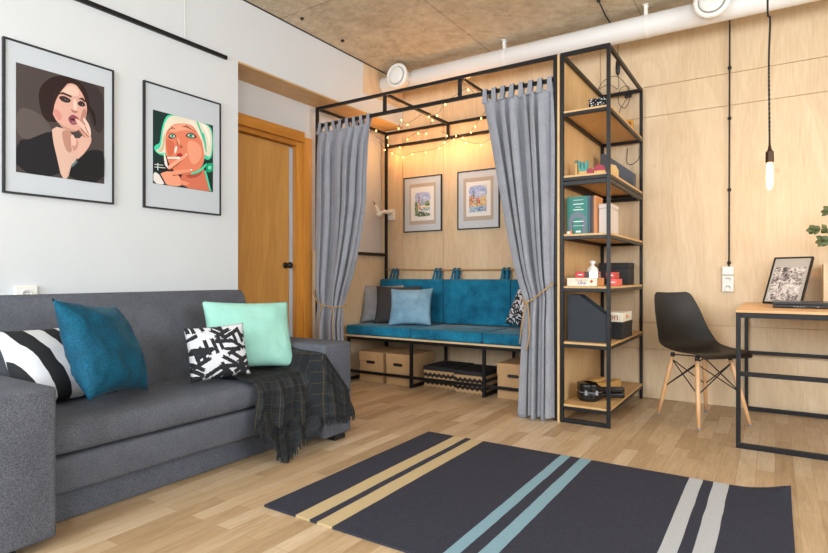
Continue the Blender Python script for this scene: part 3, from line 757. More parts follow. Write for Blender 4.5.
pillow('cushion', 'small white cushion with black brush strokes in front of mint cushion', 'cushion', .305, .275, .11, (-2.365, 1.845, .43), -20, 16, 3, M['brush'], .424, SP, 14, .05, .004)

# ------------------------------------------------------------------ plaid throw
th = thing('throw_blanket', 'dark plaid wool throw with fringe over the seat and far sofa arm', 'blanket', (-2.2, 2.25, .1))
def sheet(rows, uvs):
    bm = bm_new(); uvl = bm.loops.layers.uv.new('UVMap')
    vv = [[bm.verts.new(p) for p in r] for r in rows]; U = {}
    for i, r in enumerate(vv):
        for j, v in enumerate(r): U[v] = uvs[i][j]
    for i in range(len(vv)-1):
        for j in range(len(vv[0])-1):
            f = bm.faces.new((vv[i][j], vv[i+1][j], vv[i+1][j+1], vv[i][j+1]))
            for lp in f.loops: lp[uvl].uv = U[lp.vert]
    return bm
rows, uvs, hem = [], [], []
NI, NJ = 64, 56
def smooth01(x): x = max(0, min(1, x)); return x*x*(3-2*x)
for i in range(NI+1):
    a = i/NI; Y = 1.93 + .62*a
    row, uv = [], []
    on_arm = smooth01((Y-2.28)/.07)                # climbs the arm's inner side
    zb = .185 - .06*smooth01(a*1.3) + .012*math.sin(a*19)
    for j in range(NJ+1):
        b = j/NJ
        L = 0.36+.29                                # arc along the seat then down the front
        s = b*(.36+.26)
        fold = .016*math.sin(Y*46+1.5*math.sin(b*5)) + .010*math.sin(Y*83+b*4)
        nz = .010*noise.noise(Vector((Y*9, b*6, 2)))
        if s < .30: X = -2.56+s*1.02; Z = .417 + .004*math.sin(Y*40+s*30) + nz*.8
        else:
            q = (s-.30)/.32
            X = -2.254 + .062*min(1, q*3.0)**.6; Z = .417 - (.417-zb)*max(0, q)**1.15
            X += max(0, fold)*1.4*min(1, q*1.6) + .012*q
        # right flap: keep the cloth outside the arm's front face, top edge runs diagonally
        Yp = Y + .03*math.sin(b*4+a*3)*(b > .5)*.4 + (.0 if b < .5 else (b-.5)*-.05*(1-a))
        if on_arm > 0:
            zt = .525 - max(0, Y-2.34)*1.15
            if s < .30:
                if Y > 2.34:
                    X = -2.105; Z = zt + .002
                    Yp = Y
                else:
                    Z = Z + on_arm*(zt-.417)*.9; Yp = min(Yp, 2.345)
            else:
                q = (s-.30)/.32; X2 = -2.103 + .02*q + max(0, fold)*.9*min(1, q*2)
                X = X*(1-on_arm) + max(X, X2)*on_arm; Z = zt - (zt-zb-.02*on_arm)*q if Y > 2.30 else Z*(1-on_arm) + on_arm*(zt-(zt-zb)*q)
        row.append((X, Yp, Z)); uv.append((Y*1.25, s*1.25))
    rows.append(row); uvs.append(uv); hem.append(row[-1])
# the strip resting over the arm's inner edge: split off so the flap does not fold back over itself
cut = [i for i in range(NI+1) if 1.93+.62*i/NI <= 2.34]
k = cut[-1]
j0 = int(.30/.62*NJ)
bm = sheet(rows[:k+1], uvs[:k+1])
bm2 = sheet([r[j0+1:] for r in rows[k:]], [u[j0+1:] for u in uvs[k:]])
mtmp = bpy.data.meshes.new('tmp'); bm2.to_mesh(mtmp); bm2.free(); bm.from_mesh(mtmp)
bmesh.ops.remove_doubles(bm, verts=bm.verts, dist=.0015)
bpy.data.meshes.remove(mtmp)
obj('blanket', bm, M['plaid'], th, smooth=True, solid=.005)
# strip lying along the inner side of the arm up to its top edge
rows2, uvs2 = [], []
for i in range(13):
    q = i/12; X = -2.50+.40*q
    rr, uu = [], []
    for j in range(9):
        p = j/8; zt = .542 - .03*q*q + .004*math.sin(q*9)
        rr.append((X, 2.332+.014*p - .010*math.sin(p*PI)*(1+math.sin(q*8)), .422 + (zt-.422)*p)); uu.append(((2.3+.1*p)*1.25, (.62-q*.3)*1.25))
    rows2.append(rr); uvs2.append(uu)
obj('blanket_edge', sheet(rows2, uvs2), M['plaid'], th, smooth=True, solid=.005)
# lower corner hanging behind the front hem
rows3, uvs3, hem2 = [], [], []
for i in range(33):
    a = i/32; Y = 1.955+.45*a; zb = .20 - .192*min(1, 1.3*min(a/.42, (1-a)/.58)) + .05*math.exp(-((a-.60)/.08)**2) + .01*math.sin(a*23)
    rr, uu = [], []
    for j in range(13):
        q = j/12; rr.append((-2.222+.030*math.sin(Y*60)*q*.5+.03*q+.10*q*q, Y-.09*q*q+.02*q*math.sin(a*9), .30-(.30-zb)*q)); uu.append((Y*1.25+.31, (.30-zb)*q*1.25+Y*.6))
    rows3.append(rr); uvs3.append(uu); hem2.append(rr[-1])
obj('hanging_corner', sheet(rows3, uvs3), M['plaid'], th, smooth=True, solid=.005)
bm = bm_new()
for hm, dens in ((hem, 2), (hem2, 3)):
    for a, b in zip(hm, hm[1:]):
        for q in range(dens):
            p = Vector(a).lerp(Vector(b), (q+random.random())/dens); d = Vector((random.uniform(-.006, .010), random.uniform(-.012, .012), -random.uniform(.020, .036)))
            if p.z + d.z < .004: d.z = .004-p.z
            tube(bm, [p+Vector((0, 0, .004)), p+d*.5+Vector((.003, 0, 0)), p+d], [.0022, .0026, .0014], 5)
obj('fringe', bm, M['fringe'], th, kind='stuff')

# ------------------------------------------------------------------ reading nook frame
NL, NRx, NY, NBk = -3.338, -1.199, 3.60, 4.62
T = .024
nf = thing('alcove_frame', 'black square-tube steel frame of the curtained reading nook', 'frame', (-2.28, 4.1, 0))
def bar(name, x0, x1, y0, y1, z0, z1, parent=None, mat=None): return obj(name, bx(x0, x1, y0, y1, z0, z1), mat or M['steel'], parent or nf, bevel=.002)
ZT = 2.412
for x in (NL, NRx-.030): 
    bar('post', x, x+(T if x < -2 else .030), NY-T/2, NY+T/2, 0.0005, ZT); bar('post', x, x+T, NBk-T/2, NBk+T/2, 0.0005, ZT)
bar('top_beam', NL+T, NRx-.030, NY-T/2, NY+T/2, ZT-T, ZT); bar('top_beam', NL+T, NRx-.030, NBk-T/2, NBk+T/2, ZT-T, ZT)
bar('side_beam', NL, NL+T, NY+T/2, NBk-T/2, ZT-T, ZT); bar('side_beam', NRx-.030, NRx-.030+T, NY+T/2, NBk-T/2, ZT-T, ZT)
bar('curtain_rail', NL+T, NRx-.030, NY-T/2, NY+T/2, 2.236, 2.262)
bar('lower_beam', NL+T, NRx-.030, NBk-T/2, NBk+T/2, 2.252, 2.278)
for x in (-2.605, -1.93):
    bar('cross_beam', x-T/2, x+T/2, NY+T/2, NBk-T/2, ZT-T, ZT); bar('short_post', x-T/2, x+T/2, NY-T/2, NY+T/2, 2.262, ZT-T); bar('short_post', x-T/2, x+T/2, NBk-T/2, NBk+T/2, 2.278, ZT-T)
bar('side_rail', NL, NL+T, NY+T/2, NBk-T/2, 1.155, 1.185)
sp_ = obj('side_panel', bx(XR+.0015, NL-.002-.02, NY+.02, YB-.003, .0005, 1.18), M['ply'], None); tag(sp_, 'birch plywood panel lining the left end of the nook', 'panel', 'plywood end panels')
rp = obj('side_panel', bx(-1.1955, -1.1815, 3.575, YB-.003, .0005, 2.40), M['ply_side'], None); tag(rp, 'tall plywood panel between the nook and the open shelving', 'panel', 'plywood end panels')

# ------------------------------------------------------------------ curtains
def curtain(name, label, edges, tie_z, nf_, seed, y0=NY-.002, zt=2.195, tabs=8, xs=1):
    """edges: list of (z, xl, xr); fold amplitude grows where the cloth is gathered"""
    t = thing(name, label, 'curtain', ((edges[-1][1]+edges[-1][2])/2, y0, 0), 'grey nook curtains')
    def at(z, k):
        for (za, *ea), (zb, *eb) in zip(edges, edges[1:]):
            if za >= z >= zb:
                q = (za-z)/(za-zb); q2 = q; return ea[k]*(1-q2)+eb[k]*q2
        return edges[-1][1+k] if z < edges[-1][0] else edges[0][1+k]
    z1 = edges[-1][0]; NZ, NS = 90, 150; rows = []
    w0 = edges[0][2]-edges[0][1]
    for i in range(NZ+1):
        z = zt + (z1-zt)*i/NZ
        xl, xr = at(z, 0), at(z, 1); w = xr-xl
        row = []
        g_ = min(1, (zt-z)/.25+.45)
        amp = .024*g_*min(1.25, (w0/w)**.5)
        near = math.exp(-((z-tie_z)/.10)**2); amp *= 1-.45*near
        for j in range(NS+1):
            s = j/NS
            ph = 2*PI*nf_*(s + .05*math.sin(6.3*s+seed) + .018*math.sin(z*1.5+s*8+seed) + .022*math.sin(15*s+seed*3))
            y = y0 - .008 + amp*1.3*(1.0-2.0*abs(math.sin(ph*.5))**.8 + .12*math.sin(1.7*ph+seed+z*.8) + .45*math.sin(ph*.37+seed*2+z*.5))
            x = xl + w*(s + .022*math.sin(2*ph)*min(1, (zt-z)/.3))
            if x > -1.245: y = min(y, NY-.022)
            if x < -3.30: y = min(y, NY-.022)
            # scalloped top between tabs
            dz = 0
            if i < 6: dz = -.012*(1-i/6)*abs(math.sin(PI*s*(tabs-1)))
            row.append((x, y, z+dz + (.012*math.sin(ph*.5+seed) if i == NZ else 0)))
        rows.append(row)
    bm = bm_new(); vv = [[bm.verts.new(p) for p in r] for r in rows]
    for i in range(NZ):
        for j in range(NS): bm.faces.new((vv[i][j], vv[i+1][j], vv[i+1][j+1], vv[i][j+1]))
    cl = obj('cloth', bm, M['curtain'], t, smooth=True, solid=.004)
    xl, xr = edges[0][1], edges[0][2]
    for k in range(tabs):
        s = k/(tabs-1); x = xl+.017+(xr-xl-.034)*s; j = min(NS, max(0, int(round((x-xl)/(xr-xl)*NS)))); yb = rows[3][j][1]
        bm = bm_new(); hw = .017
        pts = [(yb-.006, 2.165), (y0-T/2-.004, 2.235), (y0-T/2-.004, 2.264), (y0-T/2+.003, 2.2675), (y0+T/2+.001, 2.2675), (y0+T/2+.007, 2.262), (y0+T/2+.007, 2.236), (yb+.006, 2.165)]
        a = [bm.verts.new((x-hw*(1.15 if q in (0, 7) else .9), y, z)) for q, (y, z) in enumerate(pts)]; b = [bm.verts.new((x+hw*(1.15 if q in (0, 7) else .9), y, z)) for q, (y, z) in enumerate(pts)]
        for q in range(7): bm.faces.new((a[q], a[q+1], b[q+1], b[q]))
        obj('hanging_tab', bm, M['curtain'], cl, smooth=False, solid=.003)
    return t
LE = [(2.21, -3.30, -2.745), (2.0, -3.298, -2.770), (1.8, -3.297, -2.79), (1.55, -3.297, -2.80), (1.3, -3.297, -2.845), (1.1, -3.297, -2.895), (.95, -3.296, -2.94), (.83, -3.294, -2.985), (.70, -3.29, -3.035), (.55, -3.297, -3.045), (.30, -3.30, -3.03), (.012, -3.30, -3.02)]
curtain('tab_top_curtain', 'grey tab-top curtain tied back at the door side of the nook', LE, .70, 6.0, 1.0)
RE = [(2.21, -1.730, -1.228), (2.0, -1.69, -1.224), (1.75, -1.645, -1.222), (1.5, -1.60, -1.220), (1.25, -1.55, -1.220), (1.05, -1.505, -1.220), (.92, -1.468, -1.220), (.80, -1.425, -1.219), (.70, -1.425, -1.217), (.45, -1.437, -1.214), (.2, -1.447, -1.212), (.012, -1.452, -1.212)]
curtain('tab_top_curtain', 'grey tab-top curtain tied back beside the open shelving', RE, .82, 6.0, 2.7, y0=NY-.022)
def rope_tie(label, pts, tails, loc, tailr=.0045):
    t = thing('curtain_tieback', label, 'rope', loc, 'rope curtain tiebacks')
    bm = bm_new()
    tube(bm, pts, .0055, 8); obj('rope_loop', bm, M['rope'], t, smooth=True)
    k = Vector(tails[0][0]); bm = bm_new(); bmesh.ops.create_icosphere(bm, subdivisions=2, radius=.011, matrix=Matrix.Translation(k)); obj('knot', bm, M['rope'], t, smooth=True)
    for q in tails:
        obj('rope_tail', tb(q, tailr, 8), M['rope'], t, smooth=True)
yf = NY-.058
rope_tie('jute rope tying back the curtain by the door', [(-3.333, NY-.02, .83), (-3.318, NY-.052, .80), (-3.27, yf, .735), (-3.22, yf-.004, .708), (-3.15, yf-.006, .70), (-3.09, yf, .693), (-3.03, NY-.03, .70), (-3.018, NY, .705), (-3.03, NY+.04, .71)],
         [[(-3.215, yf-.008, .71), (-3.235, yf-.012, .64), (-3.248, yf-.010, .54), (-3.245, yf-.008, .40)], [(-3.09, yf-.006, .692), (-3.088, yf-.010, .62), (-3.086, yf-.010, .52), (-3.09, yf-.008, .40)]], (-3.2, NY, .7))
yf = NY-.082
rope_tie('jute rope tying back the curtain beside the shelving', [(-1.215, NY-.045, .905), (-1.235, yf+.006, .885), (-1.29, yf, .84), (-1.34, yf-.004, .80), (-1.385, yf-.004, .775), (-1.42, yf+.02, .785), (-1.438, NY-.02, .80), (-1.43, NY+.03, .82), (-1.40, NY+.045, .83)],
         [[(-1.385, yf-.006, .778), (-1.40, yf-.010, .72), (-1.418, yf-.008, .62), (-1.432, yf-.008, .50)], [(-1.378, yf-.006, .775), (-1.365, yf-.012, .70), (-1.362, yf-.014, .58), (-1.372, yf-.012, .50), (-1.385, yf-.012, .455)]], (-1.35, NY, .8))

# ------------------------------------------------------------------ fairy lights
fl = thing('string_lights', 'warm white fairy lights strung along the top of the nook frame', 'string lights', (-2.4, 4.2, 2.3))
STR = FAIRY = [
 [(-3.33,4.50,2.30),(-3.28,4.53,2.23),(-3.20,4.55,2.19),(-3.05,4.52,2.13),(-2.93,4.50,2.14),(-2.78,4.50,2.14),(-2.63,4.50,2.16),(-2.48,4.51,2.22),(-2.36,4.52,2.18),(-2.21,4.52,2.14),(-2.05,4.5,2.19),(-1.85,4.5,2.25),(-1.6,4.5,2.2)],
 [(-3.30,4.40,2.33),(-3.16,4.42,2.24),(-3.02,4.42,2.20),(-2.92,4.40,2.26),(-2.80,4.40,2.30),(-2.70,4.38,2.28),(-2.62,4.36,2.385),(-2.56,4.20,2.37),(-2.43,4.12,2.34),(-2.28,4.0,2.38),(-2.13,3.80,2.33),(-1.94,3.75,2.37),(-1.9,3.8,2.30)],
 [(-3.30,3.95,2.36),(-3.20,4.02,2.30),(-3.21,4.10,2.26),(-3.14,4.2,2.33),(-3.08,4.3,2.28),(-2.92,4.25,2.33),(-2.80,4.12,2.36),(-2.72,4.1,2.30),(-2.62,4.2,2.40)],
 [(-2.62,4.50,2.30),(-2.55,4.50,2.265),(-2.56,4.48,2.20),(-2.43,4.46,2.24),(-2.34,4.42,2.20),(-2.26,4.42,2.24),(-2.20,4.38,2.27),(-2.10,4.3,2.31),(-1.96,4.2,2.37)]]
WIRE = M['black']
bm = bm_new(); spots = []
def catmull(p, n=6):
    p = [Vector(q) for q in p]; out = []
    for i in range(len(p)-1):
        a, b, c, d = p[max(i-1, 0)], p[i], p[i+1], p[min(i+2, len(p)-1)]
        for k in range(n):
            s = k/n; out.append(.5*((2*b)+(c-a)*s+(2*a-5*b+4*c-d)*s*s+(3*b-a-3*c+d)*s**3))
    return out+[p[-1]]
for st in STR:
    tube(bm, catmull(st), .0017, 5); spots += st[1:-1]
obj('wire', bm, WIRE, fl, label='thin dark wire')
bulb_me = None
for i, p in enumerate(spots):
    p = Vector(p) + Vector((0, 0, -.012))
    if bulb_me is None:
        b = bm_new(); lathe(b, [(.0015, .007), (.004, .003), (.0052, -.002), (.004, -.007), (.001, -.009)], (0, 0, 0), 'Z', 10)
        o = obj('bulb', b, M['fairy'], None, smooth=True); bulb_me = o.data; o.parent = fl; o.location = p - fl.location
    else:
        o = bpy.data.objects.new('bulb', bulb_me); COL.objects.link(o); o.parent = fl; o.location = p - fl.location
    if i % 2 == 1:
        l = bpy.data.lights.new('fairy_light', 'POINT'); l.energy = .62; l.color = (1, .50, .18); l.shadow_soft_size = .012
        lo = bpy.data.objects.new('fairy_light', l); COL.objects.link(lo); lo.location = p + Vector((0, 0, -.022)); lo['kind'] = 'helper'

# ------------------------------------------------------------------ bench with its pads, cushions and boxes
BYF = 3.965
bn = thing('bench', 'long plywood bench on black steel legs across the nook', 'bench', (-2.28, 4.3, 0))
obj('seat_board', bx(-3.33, -1.24, BYF-.005, 4.6, .405, .421), M['ply_edge'], bn, bevel=.002)
def bb(name, *a): return bar(name, *a, parent=bn)
F = .025
for x in (-3.30, -2.612, -1.93, -1.27):
    bb('leg', x, x+F, BYF, BYF+F, .0005, .404); bb('leg', x, x+F, 4.56, 4.56+F, .0005, .404)
    bb('side_rail', x, x+F, BYF+F, 4.56, .0005, .0255); 
for x0, x1 in ((-3.275, -2.612), (-2.587, -1.93), (-1.905, -1.27)):
    bb('front_rail', x0, x1, BYF, BYF+F, .379, .404); bb('front_rail', x0, x1, BYF, BYF+.02, .078, .102)
def pad(name, label, x0, x1, y0, y1, z0, z1, group, b=.018):
    bm = bm_new(); box(bm, x0, x1, y0, y1, z0, z1)
    o = obj(name, bm, M['blue'], None, bevel=b, smooth=True, origin=((x0+x1)/2, (y0+y1)/2, z0)); return tag(o, label, 'cushion', group)
pad('seat_pad', 'petrol blue seat pad at the left end of the bench', -3.30, -2.604, BYF-.015, 4.50, .4225, .508, 'blue seat pads')
pad('seat_pad', 'petrol blue seat pad in the middle of the bench', -2.600, -1.926, BYF-.015, 4.50, .4225, .508, 'blue seat pads')
pad('seat_pad', 'petrol blue seat pad half hidden by the right-hand curtain', -1.922, -1.255, BYF-.015, 4.50, .4225, .508, 'blue seat pads')
def back_pad(label, x0, x1, straps):
    t = thing('back_cushion', label, 'cushion', ((x0+x1)/2, 4.56, .51), 'blue back cushions hung from a rope')
    bm = bm_new(); box(bm, x0, x1, 4.506, 4.60, .511, .925); padm = obj('pad', bm, M['blue'], t, bevel=.018, smooth=True)
    for x in straps:
        bm = bm_new()
        for dx in (-.022, .022):
            P = [(4.545, .915), (4.570, .97), (4.590, 1.020-.0), (4.604, 1.031), (4.618, 1.020), (4.610, .97), (4.585, .915)]
            a = [bm.verts.new((x+dx-.0115+(.006*(q-3)/3), y, z)) for q, (y, z) in enumerate(P)]; b = [bm.verts.new((x+dx+.0115+(.006*(q-3)/3), y, z)) for q, (y, z) in enumerate(P)]
            for q in range(6): bm.faces.new((a[q], a[q+1], b[q+1], b[q]))
        obj('strap', bm, M['blue'], padm, smooth=True, solid=.003)
back_pad('petrol blue back cushion behind the three plain nook cushions', -3.325, -2.600, (-3.20, -2.70))
back_pad('petrol blue back cushion in the middle under both small paintings', -2.596, -1.925, (-2.50, -2.00))
back_pad('petrol blue back cushion half hidden by the right-hand curtain', -1.921, -1.25, (-1.80, -1.36))
rp = obj('hanging_rope', tb(catmull([(-3.305, 4.6, 1.02), (-3.27, 4.602, 1.021), (-3.20, 4.604, 1.0215), (-2.70, 4.604, 1.013), (-2.5, 4.604, 1.012), (-2.0, 4.604, 1.012), (-1.7, 4.604, 1.013), (-1.235, 4.6, 1.018)]), .0062, 8), M['rope'], None, smooth=True)
tag(rp, 'jute rope stretched along the plywood above the blue back cushions', 'rope')
NP = 'cushions on the nook bench'
pillow('cushion', 'plain pale grey cushion in the corner of the nook bench', 'cushion', .42, .38, .12, (-3.15, 4.315, .508), -60, 18, 0, M['pgrey'], .509, NP, 21, .09, .008)
pillow('cushion', 'dark taupe cushion between the grey and blue nook cushions', 'cushion', .43, .37, .11, (-2.955, 4.265, .508), -66, 18, 0, M['pdark'], .509, NP, 23, .08, .006)
pillow('cushion', 'steel blue satin cushion in front of the dark taupe one', 'cushion', .40, .35, .12, (-2.735, 4.15, .508), -70, 19, 1, M['pblue'], .509, NP, 27, .09, .009)
pillow('cushion', 'black and white scrawl print cushion peeping from behind the curtain', 'cushion', .38, .36, .13, (-1.675, 4.22, .508), -106, 22, -9, M['scrawl'], .509, NP, 31, .05, .004)
pillow('cushion', 'black dotted cushion glimpsed between curtain and shelving', 'cushion', .36, .38, .11, (-1.405, 4.18, .508), -130, 14, 0, M['dots'], .509, NP, 35, .04, .004)

def archive_box(label, x0, x1, y0, y1, h, group):
    t = thing('storage_box', label, 'box', ((x0+x1)/2, (y0+y1)/2, 0), group)
    bb_ = obj('box_body', bx(x0, x1, y0, y1, .001, h*.80), M['card'], t, bevel=.0015)
    o = obj('lid', bx(x0-.004, x1+.004, y0-.004, y1+.004, h*.80-.03, h), M['card'], t, bevel=.0015)
    bm = bm_new(); n = 10; cx, cz = (x0+x1)/2, h*.66; w = .034; rh = .013
    poly = [(cx+w*s+rh*math.cos(a), cz+rh*math.sin(a)) for s, a0 in ((1, -PI/2), (-1, PI/2)) for a in [a0+PI*k/n for k in range(n+1)]]
    prism(bm, poly, (0, y0-.0055, 0), (1, 0, 0), (0, 0, 1), (0, .0045, 0)); obj('hand_hole', bm, M['black'], bb_, label='dark oval hand hole')
    return t
CB = 'cardboard boxes under the bench'
archive_box('kraft cardboard box farthest left under the bench', -3.185, -2.93, 4.01, 4.40, .272, CB)
archive_box('kraft cardboard box under the bench, second from the left end', -2.885, -2.635, 4.01, 4.40, .272, CB)
archive_box('kraft cardboard box under the bench half hidden by the right-hand curtain', -1.822, -1.56, 4.02, 4.40, .275, CB)
def zig_box(label, x0, x1, y0, y1):
    t = thing('storage_box', label, 'box', ((x0+x1)/2, (y0+y1)/2, 0), 'zigzag boxes under the bench')
    obj('box_body', bx(x0, x1, y0, y1, .001, .145), M['zigzag'], t)
    obj('lid', bx(x0-.004, x1+.004, y0-.004, y1+.004, .1453, .180), M['black_card'], t, bevel=.002, label='plain black lid')
zig_box('black box with kraft zigzag bands, next to the left bench leg', -2.55, -2.255, 4.10, 4.46)
zig_box('black box with kraft zigzag bands, next to the right-hand bench leg', -2.222, -1.955, 4.05, 4.42)

# paintings in the nook
def town(seed, sky, blds, ground):
    return [('#e4e2dc', SQ), (sky, sp([(.02, .55), (.0, .97), (.5, .99), (.99, .96), (.98, .50), (.5, .48)], 2)), ('#b9c4e6', sp([(.3, .7), (.5, .8), (.95, .75), (.9, .62), (.4, .6)], 2))] + blds + ground
PA = town(1, '#a3b4e2', [('#b0653c', [(.24, .40), (.24, .68), (.28, .96), (.32, .68), (.34, .40)]), ('#7d95b4', [(.38, .45), (.40, .66), (.48, .74), (.55, .66), (.62, .60), (.62, .45)]), ('#c98d4c', [(.16, .28), (.16, .48), (.40, .52), (.40, .28)]),
     ('#5d7437', sp([(.0, .15), (.0, .62), (.14, .66), (.20, .45), (.24, .2)], 2)), ('#66803c', sp([(.60, .42), (.70, .62), (.92, .64), (.99, .40)], 2)), ('#d9b45a', [(.36, .25), (.5, .38), (.95, .36), (.95, .24)])],
     [('#8fb3c8', [(.36, .30), (.95, .34), (.95, .24), (.36, .20)]), ('#3f5a30', sp([(.0, .0), (.0, .25), (.4, .20), (.95, .12), (.99, .0)], 1))])
PB = town(2, '#97abe0', [('#b5764a', [(.02, .30), (.02, .60), (.18, .66), (.34, .62), (.36, .30)]), ('#5f7d74', [(.20, .60), (.22, .78), (.25, .86), (.28, .78), (.30, .60)]), ('#c25f2e', [(.36, .30), (.38, .50), (.50, .58), (.62, .48), (.62, .30)]),
     ('#d6b676', [(.62, .28), (.62, .55), (.78, .62), (.96, .58), (.96, .28)]), ('#6d7f3c', sp([(.33, .3), (.38, .48), (.46, .46), (.48, .3)], 1)), ('#dba456', [(.02, .22), (.02, .32), (.96, .34), (.96, .24)])],
     [('#8fb0c8', [(.02, .02), (.02, .24), (.96, .26), (.96, .04)]), ('#5d83b8', sp([(.45, .06), (.5, .2), (.96, .2), (.9, .05)], 1)), ('#3a4658', [(.78, .86), (.84, .89), (.86, .86), (.83, .84)])])
framed('framed_watercolour', 'framed watercolour of a tall church spire among trees, beige mount', 'picture', (-3.128, YB, 1.39), (1, 0, 0), .44, .545, .010, .018,
       [('mount_border', [('#b7a99a', SQ)], (.068, .375, .072, .475)), ('inner_mount', [('#e6e4e0', SQ)], (.088, .352, .110, .440)), ('painting', PA, (.132, .315, .150, .392))], 'small watercolours in the nook', (0, -1, 0), M['mount'])
framed('framed_watercolour', 'framed watercolour of waterfront town houses under blue sky', 'picture', (-2.516, YB, 1.39), (1, 0, 0), .43, .545, .010, .018,
       [('mount_border', [('#b7a99a', SQ)], (.062, .370, .078, .475)), ('inner_mount', [('#e6e4e0', SQ)], (.092, .342, .118, .438)), ('painting', PB, (.120, .308, .150, .405))], 'small watercolours in the nook', (0, -1, 0), M['mount'])
euro_socket('power_socket', 'white power socket on the plywood in the corner of the nook', 'socket', -3.322, -3.238, 1.525, 1.635, YB, (1.58,), 'white wall fittings')
t = thing('plug_ornament', 'small white plug-in ornament with a thin brown tip in the nook corner', 'ornament', (-3.28, 4.60, 1.60))
bm = bm_new(); lathe(bm, [(.002, -.03), (.018, -.026), (.028, -.008), (.028, .008), (.018, .026), (.006, .032)], (-3.325, 4.50, 1.575), 'Z', 18); obj('round_body', bm, M['wplastic'], t, smooth=True)
obj('pointed_cap', tb([(-3.325, 4.50, 1.59), (-3.345, 4.49, 1.63), (-3.362, 4.48, 1.668)], [.022, .017, .008], 12), M['wplastic'], t, smooth=True)
obj('tip', tb([(-3.362, 4.48, 1.668), (-3.372, 4.474, 1.69), (-3.38, 4.47, 1.71)], [.007, .004, .001], 8), M['brass'], t, smooth=True, label='thin brown tip')
obj('plug', tb([(-3.318, 4.515, 1.59), (-3.30, 4.57, 1.605), (-3.285, 4.625, 1.59)], [.014, .019, .018], 12), M['wplastic'], t, smooth=True)

# ------------------------------------------------------------------ open shelving
SX0, SX1, SY0, SY1 = -1.178, -.862, 3.578, 4.612
P_ = .022
su = thing('shelving_unit', 'tall open shelving of black steel tube with plywood shelves', 'shelf', ((SX0+SX1)/2, 4.1, 0))
def sb(name, *a, mat=None, bev=.002): return obj(name, bx(*a), mat or M['steel'], su, bevel=bev)
for x in (SX0, SX1-P_):
    for y in (SY0, SY1-P_): sb('post', x, x+P_, y, y+P_, .0005, 2.408)
LV = [.085, .490, .852, 1.190, 1.570, 1.990]
def ring(z0, z1):
    sb('front_rail', SX0+P_, SX1-P_, SY0, SY0+P_, z0, z1); sb('back_rail', SX0+P_, SX1-P_, SY1-P_, SY1, z0, z1)
    for x in (SX0, SX1-P_): sb('side_rail', x+.001, x+P_-.001, SY0+P_, SY1-P_, z0, z1)
ring(2.382, 2.408); sb('front_rail', SX0+P_, SX1-P_, SY0, SY0+P_, .002, .028)
for z in LV:
    ring(z, z+P_)
    if abs(z-1.57) < .01: ring(z-.030, z-.004)
    sb('shelf_board', SX0+P_+.001 if False else SX0+.002, SX1-.001, SY0+P_*.3, SY1-.004, z+P_+.0005, z+P_+.0135, mat=M['shelf_wood'], bev=0)
ZS = [z+P_+.0145 for z in LV]     # standing heights

# top shelf
t = thing('patterned_box', 'small black box with white dots on the top shelf', 'box', (-.95, 3.67, ZS[5]))
obj('box_body', bx(-1.005, -.895, 3.61, 3.73, ZS[5], ZS[5]+.04), M['dots_box'], t, bevel=.012, smooth=True)
obj('lid', bx(-1.007, -.893, 3.608, 3.732, ZS[5]+.0405, ZS[5]+.060), M['dots_box'], t, bevel=.008, smooth=True)
t = thing('picture_block', 'small yellow-orange framed picture block at the back of top shelf', 'picture', (-.945, 4.5, ZS[5]))
bm = bm_new()
for a in ((-.985, -.910, ZS[5]+.001, ZS[5]+.013), (-.985, -.910, ZS[5]+.108, ZS[5]+.12), (-.985, -.973, ZS[5]+.013, ZS[5]+.108), (-.922, -.910, ZS[5]+.013, ZS[5]+.108)): box(bm, a[0], a[1], 4.48, 4.51, a[2], a[3])
obj('frame', bm, plain('mustard_frame', '#c9952e', .5), t); obj('print', bx(-.9725, -.9225, 4.49, 4.505, ZS[5]+.0135, ZS[5]+.1075), plain('dark_red_print', '#a4552c', .6, var=.5, scale=30), t)
t = thing('cable_tangle', 'loose loops of thin black cable with a plug at the top of the shelving', 'cable', (-.96, 4.55, 2.3))
cb = catmull([(x_-.05, y_, z_+.07 if z_ > 2.1 else z_) for x_, y_, z_ in [(-.99, 4.575, 2.72), (-.992, 4.575, 2.52), (-.985, 4.56, 2.36), (-1.05, 4.55, 2.40), (-1.12, 4.5, 2.36), (-1.14, 4.48, 2.30), (-1.08, 4.46, 2.40), (-.99, 4.50, 2.44), (-.93, 4.55, 2.38), (-.90, 4.56, 2.28), (-.935, 4.57, 2.20), (-.985, 4.57, 2.25), (-.975, 4.57, 2.35), (-.92, 4.57, 2.37), (-.905, 4.575, 2.31), (-.95, 4.58, 2.24), (-.985, 4.60, 2.18), (-.99, 4.60, 2.08)]], 6)
obj('thin_wire', tb(cb, .0025, 6), M['black'], t, smooth=True)
bm = bm_new(); lathe(bm, [(.004, .06), (.016, .05), (.019, .0), (.016, -.045), (.006, -.06)], (-1.042, 4.575, 2.60), 'Z', 12); obj('plug', bm, M['black'], t, smooth=True)
obj('tape_block', bx(-.998, -.945, 4.605, 4.618, 2.36, 2.381), M['black'], t)
w = obj('shelf_wire', tb(catmull([(-.985, 4.652, 1.97), (-.99, 4.652, 1.86), (-.95, 4.652, 1.84), (-.90, 4.652, 1.88), (-.89, 4.652, 1.96)]), .0025, 6), M['black'], None, smooth=True)
tag(w, 'thin dark wire looping down the wall behind the second shelf', 'cable')

